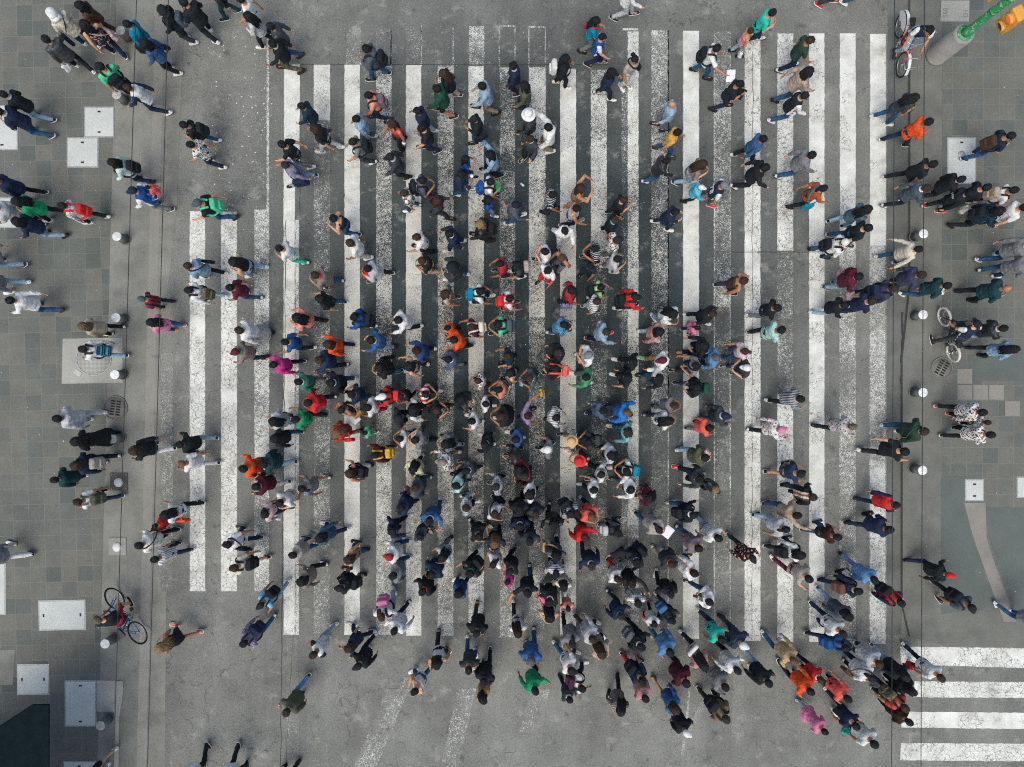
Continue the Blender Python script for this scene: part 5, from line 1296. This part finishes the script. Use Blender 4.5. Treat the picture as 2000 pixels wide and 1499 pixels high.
# nobody stands inside anybody else: ease apart those whose shoulders would meet
free = [r for r in ROWS if not r['st'][2] and not r.get('z')]
for _ in range(12):
    for a_ in range(len(free)):
        for b_ in range(a_ + 1, len(free)):
            p, q = free[a_], free[b_]; d = q['at'] - p['at']; d.z = 0
            if abs(d.x) > .5 or abs(d.y) > .5: continue
            need = .215*(p['st'][3] + q['st'][3]); L = d.length
            if 1e-4 < L < need:
                m = d*((need - L)/L*.25); p['at'] = p['at'] - m; q['at'] = q['at'] + m
for i, r in enumerate(ROWS):
    rr, crowd, ride, sc, wide, ang, s, ph, arms, P, Rz, Sc = r['st']; root = r['at']
    M = Matrix.Translation(root) @ Rz @ Sc
    lod = 1 if crowd else 0
    sk = skin(rr.choice((0, 1, 1, 2, 2, 3))); hcol, hst = r['hair']
    hnat = hcol if hst in 'slbn' else rr.choice(('black', 'dkbrown'))
    if hcol in ('bald', 'ginger') or hst == 'n': hnat = 'dkbrown'
    bk = (s, ph, arms); tyt, tyb = r['top'][1], r['bot'][1]
    body = cached(('body', bk, lod), body_mesh, P, .024 if lod else .014)
    root_o = emit(body, None, [sk, hairm(hnat if hnat in ('black', 'brown', 'dkbrown') else 'dkbrown'), plain('lips', '8a4d42', .5)], 'person', None, M, crowd)
    top = cached(('top', tyt, bk, lod), top_mesh, P, tyt, .026 if lod else .019)
    emit(top, None, [top_mat(r)], top.name.split('.')[0], root_o, M, crowd)
    if not (tyt == 'd' and tyb == 'p' and False):
        bot = cached(('bot', tyb, s, ph, lod), bottom_mesh, P, tyb, .026 if lod else .019)
        emit(bot, None, [bot_mat(r['bot'][0])], bot.name.split('.')[0], root_o, M, crowd)
    sc_ = r.get('S') or rr.choice(('black', 'black', 'white', 'charcoal', 'white', 'white', 'dkbrown', 'navy'))
    sole = plain('sole_white', 'cfd0ca', .7, .3) if (sc_ not in ('dkbrown', 'brown', 'tan', 'greige') and rr.random() < .75) else plain('sole_dark', '23211f', .8, .2)
    for q in (1, -1):
        a = P['A'][q]; Ms = Matrix.Translation(a) @ Matrix.Rotation(P['pitch'][q], 4, 'Y') @ Matrix.Rotation(q*.12, 4, 'Z') @ Matrix.Translation((.0, 0, -.085)) @ Matrix.Diagonal((1.12, 1.10, 1.05, 1))
        emit(SHOE, Ms, [cloth(sc_), sole], 'shoe', root_o, M, crowd)
    wk = r['look']; cc = next((c_ for c_ in ('white', 'red', 'orange', 'cyan', 'green', 'lime', 'teal') if any(c_ + ' ' + k_ in wk for k_ in ('collar', 'scarf', 'hood', 'trim'))), None)
    if cc is None and tyt == 'j' and r['top'][0] in ('black', 'navy', 'charcoal', 'slate', 'grey', 'denim2') and rr.random() < .33: cc = rr.choice(('white', 'ltgrey', 'white', 'beige', 'ltblue'))
    if cc: emit(COLLAR, P['U'], [cloth(cc)], 'collar', root_o, M, crowd)
    # head
    v = rr.randrange(3)
    if hcol != 'bald':
        if hst in 'cHd':
            under = cached(('hair', 's', v), head_mesh, 's', v); emit(under, P['H'] @ Matrix.Translation((0, 0, -.004)) @ Matrix.Diagonal((.86, .86, .84, 1)), [hairm(hnat)], 'hair', root_o, M, crowd)
            hm = cached(('hair', hst, v), head_mesh, hst, v); hp = cloth(hcol, PATC.get(hcol))
            if hst == 'H' and hcol in ('tan',): hp = plain('straw', 'b89a6a', .85, .2, scale=120, bump=.5)
            emit(hm, P['H'], [hp], hm.name.split('.')[0], root_o, M, crowd)
        else:
            hm = cached(('hair', hst, v), head_mesh, hst, v); emit(hm, P['H'], [hairm(hcol)], 'hair', root_o, M, crowd)
    lab = 'person in ' + r['look']
    if not crowd:
        if ride == 0 and 'head' in r['look'][:5]: lab = 'person with ' + r['look']
        tag(root_o, lab, 'person', 'people crossing the street'); usedlab.add(lab)
    # what they carry: things of their own
    def bag(me, Mb, mats, name, cat, lab, group, kids=()):
        o = emit(me, None, mats, name, None, M @ Mb, crowd)
        if o: tag(o, ' '.join(lab.split()[:16]), cat, group)
        for km, kM, kmat, kn in kids: emit(km, kM, kmat, kn, o, M @ Mb, crowd)
        return o
    who = r['look']
    U = P['U']; thick = .03 if tyt in 'jh' else 0
    if 'bp' in r:
        c = r['bp']; cm = cloth(c, PATC.get(c)); sm = cloth('black') if c not in ('red', 'mint', 'yellow', 'coral', 'cream', 'olive') else cm
        T = Matrix.Translation((-.215 - thick, 0, .235))
        bag(PACK[i % 3], U @ T, [cm], 'backpack', 'backpack', f"{word(c)} backpack worn by person in {who}", 'backpacks on walking people',
            [(POCK, Matrix.Translation((-.085, 0, -.09)), [cm], 'pocket')] + [((STRPJ if thick else STRP)[q], T.inverted(), [sm], 'strap') for q in (1, -1)])
    if 'sb' in r:
        c = r['sb'].split(':')[0]; q = rr.choice((1, -1)); T = Matrix.Translation((-.02, q*.265, -.07)) @ Matrix.Rotation(q*.1, 4, 'X')
        F_ = Matrix.Diagonal((1, q, 1, 1)); big = 1.35 if 'large' in who or 'wide' in who else 1
        bag(TOTE, U @ T @ Matrix.Diagonal((big, big, big, 1)), [cloth(c, PATC.get(c))], 'shoulder_bag', 'bag', f"{word(c)} shoulder bag of person in {who}", 'bags carried by walking people',
            [(SLING, (T @ Matrix.Diagonal((big, big, big, 1))).inverted() @ F_, [cloth(c if c not in PATC else 'black')], 'strap')])
    for key in ('hb', 'fb'):
        if key not in r: continue
        c, _, kind = r[key].partition(':'); hnd = P['hand']
        if not kind: kind = 'cup' if ' cup' in who else 'paper' if 'paper' in who else 'bag' if key == 'hb' else 'bundle'
        if kind == 'cup': bag(CUP, Matrix.Translation(hnd + Vector((.02, 0, .03))), [plain('cup_' + c, PAL[c], .5, .4)], 'cup', 'cup', f"{word(c)} cup held by person in {who}", 'cups held in the hand', [(LID, Matrix(), [plain('cup_lid', 'd8d8d4' if c != 'red' else 'b02a2a', .4, .4)], 'lid')])
        elif kind == 'paper': bag(PAPER, Matrix.Translation(hnd + Vector((.10, 0, .02))) @ Matrix.Rotation(-.3, 4, 'Y'), [plain('paper', 'dcdde2', .8, .2, var=.06)], 'paper_sheet', 'paper', f"white paper held by person in {who}", None)
        elif kind == 'bundle': bag(BUND[i % 2], U @ Matrix.Translation((.26, 0, .20)), [cloth(c, PATC.get(c))], 'bundle', 'bundle', f"{word(c)} bundle carried by person in {who}", 'bundles carried in the arms')
        elif kind == 'sign':
            Mb = U @ Matrix.Translation((-.24, .06, .22)) @ Matrix.Rotation(R(-18), 4, 'Y'); o = bag(rbox(.10, .34, .36, .04, 2, .02, 31, 'carrier_bag'), Mb, [cloth('white')], 'carrier_bag', 'bag', 'white carrier bag with red letters slung behind the rose tee', 'bags carried by walking people')
            if o: e = mesh_obj('lettering', text_mesh('H&M', .16), o, [plain('red_ink', '93302c', .7, .2)]); e.matrix_basis = Matrix.Translation((-.066, 0, .03)) @ Matrix(((0, 0, -1, 0), (-1, 0, 0, 0), (0, 1, 0, 0), (0, 0, 0, 1)))
        else:
            cm = cloth(c, PATC.get(c)) if c not in ('white', 'pinkwhite', 'cream') else plain('plastic_' + c, PAL[c], .45, .45, var=.1)
            Mb = Matrix.Translation(hnd + Vector((0, 0, -.17)))
            bag(CARR[i % 3], Mb, [cm], 'carrier_bag', 'bag', f"{word(c)} bag in the hand of person in {who}", 'bags carried by walking people', [(HANDLE, Matrix.Translation((0, 0, .12)), [cm], 'handle')])
    if 'phone' in who and not crowd:
        o = bag(PHONE, Matrix.Translation((P['wr'][1] + P['wr'][-1])/2 + Vector((.11, 0, .05))) @ Matrix.Rotation(R(35), 4, 'Y') @ Matrix.Rotation(R(90), 4, 'Z'), [FLR], 'phone', 'phone', f"dark phone of person in {who}", None)
    # writing on clothes
    back = Matrix(((0, 0, -1, 0), (-1, 0, 0, 0), (0, 1, 0, 0), (0, 0, 0, 1)))
    if r['pat'] == 'jersey' and root_o:
        for tx, sz, zz in (('18', .22, .20), ('M', .0, 0)):
            if sz: e = mesh_obj('lettering', text_mesh(tx, sz, .004), root_o, [cloth('white')]); e.matrix_basis = U @ Matrix.Translation((-.152, 0, zz)) @ Matrix.Rotation(.08, 4, 'Y') @ back
        pl_ = mesh_obj('name_bar', rbox(.006, .24, .05, .002, 1, name='name_bar'), root_o, [cloth('white')]); pl_.matrix_basis = U @ Matrix.Translation((-.152, 0, .345)) @ Matrix.Rotation(.05, 4, 'Y')
    if 'white letters' in who and root_o:
        e = mesh_obj('lettering', text_mesh('UCSF', .075, .003), root_o, [cloth('white')]); e.matrix_basis = U @ Matrix.Translation((-.160, .05, .30)) @ back
# ---- the rest of the crowd, one mesh
if CROWDBUF:
    Vs, Lp, Ps, Mi = [], [], [], []; mats = []; vo = 0
    for me, M, ms in CROWDBUF:
        nv = len(me.vertices); v = np.empty(nv*3, np.float32); me.vertices.foreach_get('co', v); v = v.reshape(-1, 3)
        m4 = np.array(M); Vs.append(v @ m4[:3, :3].T + m4[:3, 3])
        nl = len(me.loops); l = np.empty(nl, np.int32); me.loops.foreach_get('vertex_index', l); Lp.append(l + vo)
        np_ = len(me.polygons); ls = np.empty(np_, np.int32); me.polygons.foreach_get('loop_total', ls); Ps.append(ls)
        mi = np.empty(np_, np.int32); me.polygons.foreach_get('material_index', mi); idx = []
        for m in ms:
            if m not in mats: mats.append(m)
            idx.append(mats.index(m))
        Mi.append(np.array(idx, np.int32)[np.minimum(mi, len(idx) - 1)]); vo += nv
    V = np.concatenate(Vs).astype(np.float32); L = np.concatenate(Lp); T = np.concatenate(Ps); MI = np.concatenate(Mi)
    me = bpy.data.meshes.new('crowd'); me.vertices.add(len(V)); me.vertices.foreach_set('co', V.ravel()); me.loops.add(len(L)); me.loops.foreach_set('vertex_index', L)
    me.polygons.add(len(T)); st = np.concatenate(([0], np.cumsum(T)[:-1])).astype(np.int32); me.polygons.foreach_set('loop_start', st); me.polygons.foreach_set('loop_total', T)
    for m in mats: me.materials.append(m)
    me.polygons.foreach_set('material_index', MI); me.polygons.foreach_set('use_smooth', [True]*len(T)); me.update(); me.validate()
    o = bpy.data.objects.new('crowd', me); COL.objects.link(o); o['kind'] = 'stuff'

# ================================================================== bicycles
def bicycle(loc, rz, label, frame_c, tyre_c, rr_, wb, kind, lean=0.0):
    fm = plain('bike_' + frame_c, frame_c, .35, .5); bk = plain('bike_black', '17191b', .5, .4); st = plain('bike_steel', 'b5b8b8', .3, .5, .8)
    f, r_ = Vector((wb/2, 0, rr_)), Vector((-wb/2, 0, rr_)); bb = Vector((-.08, 0, rr_ - .03)); hd = Vector((wb/2 - .17, 0, rr_ + .42)); sd = Vector((-.27, 0, rr_ + .42)); hl = Vector((wb/2 - .13, 0, rr_ + .27))
    if kind == 'bmx': sd = Vector((-.22, 0, rr_ + .22))
    def join(parts, name):
        V = []; F = []
        for pts, rad in parts:
            m = tube_mesh(pts, rad, 't', 10); o = len(V); V += [tuple(v.co) for v in m.vertices]; F += [tuple(x + o for x in p.vertices) for p in m.polygons]; bpy.data.meshes.remove(m)
        return pydata(name, V, F)
    fr = join([([hd, hl], .024), ([hl, bb], .026), ([bb, sd], .018), ([sd, hd], .018) if kind != 'city' else ([bb + Vector((.02, 0, .16)), hl], .022)] + [([bb + Vector((0, q*.03, 0)), r_ + Vector((0, q*.055, 0))], .011) for q in (1, -1)] + [([sd, r_ + Vector((0, q*.055, 0))], .009) for q in (1, -1)] + [([hl, hl + Vector((.02, q*.045, -.03)), f + Vector((0, q*.05, 0))], .013) for q in (1, -1)], 'bicycle')
    o = mesh_obj('bicycle', fr, mats=[fm]); o.matrix_basis = Matrix.Translation(loc) @ Matrix.Rotation(rz, 4, 'Z') @ Matrix.Rotation(lean, 4, 'X'); tag(o, label, 'bicycle', 'bicycles')
    for c in (f, r_):
        ring = [(rr_*.93*math.cos(t*math.pi/18), 0, rr_*.93*math.sin(t*math.pi/18)) for t in range(37)]
        wh = mesh_obj('wheel', join([([(0, -.06, 0), (0, .06, 0)], .016)] + [([(0, .02*(-1)**j, 0), (rr_*.86*math.cos(j*.3142), 0, rr_*.86*math.sin(j*.3142))], .0018) for j in range(20)], 'wheel'), o, [st]); wh.location = c
        mesh_obj('tyre', tube_mesh(ring, {'bmx': .030, 'city': .024}.get(kind, .018), 'tyre', 10), wh, [plain('tyre_' + tyre_c, tyre_c, .85, .2)])
        mesh_obj('rim', tube_mesh([(x*.91, y, z*.91) for x, y, z in ring], .011, 'rim', 8), wh, [st])
        if kind == 'bmx':
            for q in (1, -1): mesh_obj('peg', cached('peg', tube_mesh, [(0, 0, 0), (0, .09, 0)], .019, 'peg', 10), wh, [st]).matrix_basis = Matrix.Diagonal((1, q, 1, 1)) @ Matrix.Translation((0, .05, 0))
        if kind == 'city':
            arc = [(rr_*1.12*math.cos(t), rr_*1.12*math.sin(t)) for t in [R(20 + 12*k) for k in range(13)]]; V = []; F = []
            for k, (x, z) in enumerate(arc):
                for y in (-.035, .035): V.append((x, y, z))
                if k: F.append((2*k-2, 2*k-1, 2*k+1, 2*k))
            wd = mesh_obj('mudguard', pydata('mudguard', V, F), wh, [plain('mudguard_white', 'd0d4d0', .4, .5)])
    if kind == 'city':
        V = []; F = []
        for k in range(9):
            t = R(35 + 17*k)
            for q in (1, -1):
                for rad in (.10, rr_*1.08): V.append((r_.x + rad*math.cos(t), q*.055, r_.z + rad*math.sin(t)))
            if k: b0 = 4*k - 4; F += [(b0, b0+1, b0+5, b0+4), (b0+2, b0+6, b0+7, b0+3)]
        mesh_obj('wheel_cover', pydata('wheel_cover', V, F), o, [plain('cover_white', 'cdd2cf', .5, .4)])
        mesh_obj('basket', join([([(wb/2 + .02, -.16, .98 - .30), (wb/2 + .30, -.16, .70), (wb/2 + .30, .16, .70), (wb/2 + .02, .16, .68), (wb/2 + .02, -.16, .68)], .010), ([(wb/2 + .0, -.17, .86), (wb/2 + .32, -.17, .86), (wb/2 + .32, .17, .86), (wb/2, .17, .86)], .010)] , 'basket'), o, [st])
    hb = hd + Vector((-.02, 0, .20)); w_ = .30
    mesh_obj('handlebar', join([([hd, hb], .014), ([hb + Vector((-.14, -w_, .05)), hb + Vector((-.02, -w_*.55, .05)), hb, hb + Vector((-.02, w_*.55, .05)), hb + Vector((-.14, w_, .05))], .012)], 'handlebar'), o, [st if kind == 'city' else bk])
    for q in (1, -1): mesh_obj('grip', tube_mesh([hb + Vector((-.10, q*w_*.88, .05)), hb + Vector((-.17, q*w_*1.1, .05))], .017, 'grip', 10), o, [bk])
    sdm = rbox(.25, .15, .05, .022, 2, name='saddle', taper=1); 
    for v in sdm.vertices: v.co.y *= 1 - .62*max(0, (v.co.x + .05)/.17)
    s_o = mesh_obj('saddle', sdm, o, [bk]); s_o.location = sd + Vector((-.02, 0, .10)); mesh_obj('seat_post', tube_mesh([sd, sd + Vector((-.01, 0, .09))], .014, 'seat_post', 10), o, [st])
    mesh_obj('crank', join([([bb + Vector((0, -.09, 0)), bb + Vector((.15, -.09, -.08))], .010), ([bb + Vector((0, .09, 0)), bb + Vector((-.15, .09, .08))], .010), ([bb + Vector((0, -.10, 0)), bb + Vector((0, .10, 0))], .014)], 'crank'), o, [st])
    for q in (1, -1): p_ = mesh_obj('pedal', cached('pedal', rbox, .09, .09, .022, .006, 1, 0, 0, 'pedal'), o, [bk]); p_.location = bb + Vector((-q*.15, q*.14, q*.08))
    mesh_obj('chainring', tube_mesh([bb + Vector((0, -.055, 0)), bb + Vector((0, -.06, 0))], .085, 'chainring', 24), o, [st])
bicycle(gp(1749, 100), R(272), 'red public bicycle with white mudguards ridden in the right gutter', 'b02a30', '2a2b2c', .31, 1.02, 'city', .04)
bicycle(gp(1836, 656) + Vector((0, 0, PAVE)), R(104), 'small black bicycle with thick white tyres on the right pavement', '1c1e20', 'c6c0b2', .25, .94, 'bmx', 0)
bicycle(gp(265, 1192) + Vector((0, 0, PAVE)), R(124), 'blue bicycle with black tyres on the left kerb', '1f6fa0', '1b1c1d', .33, 1.04, 'road', 0)
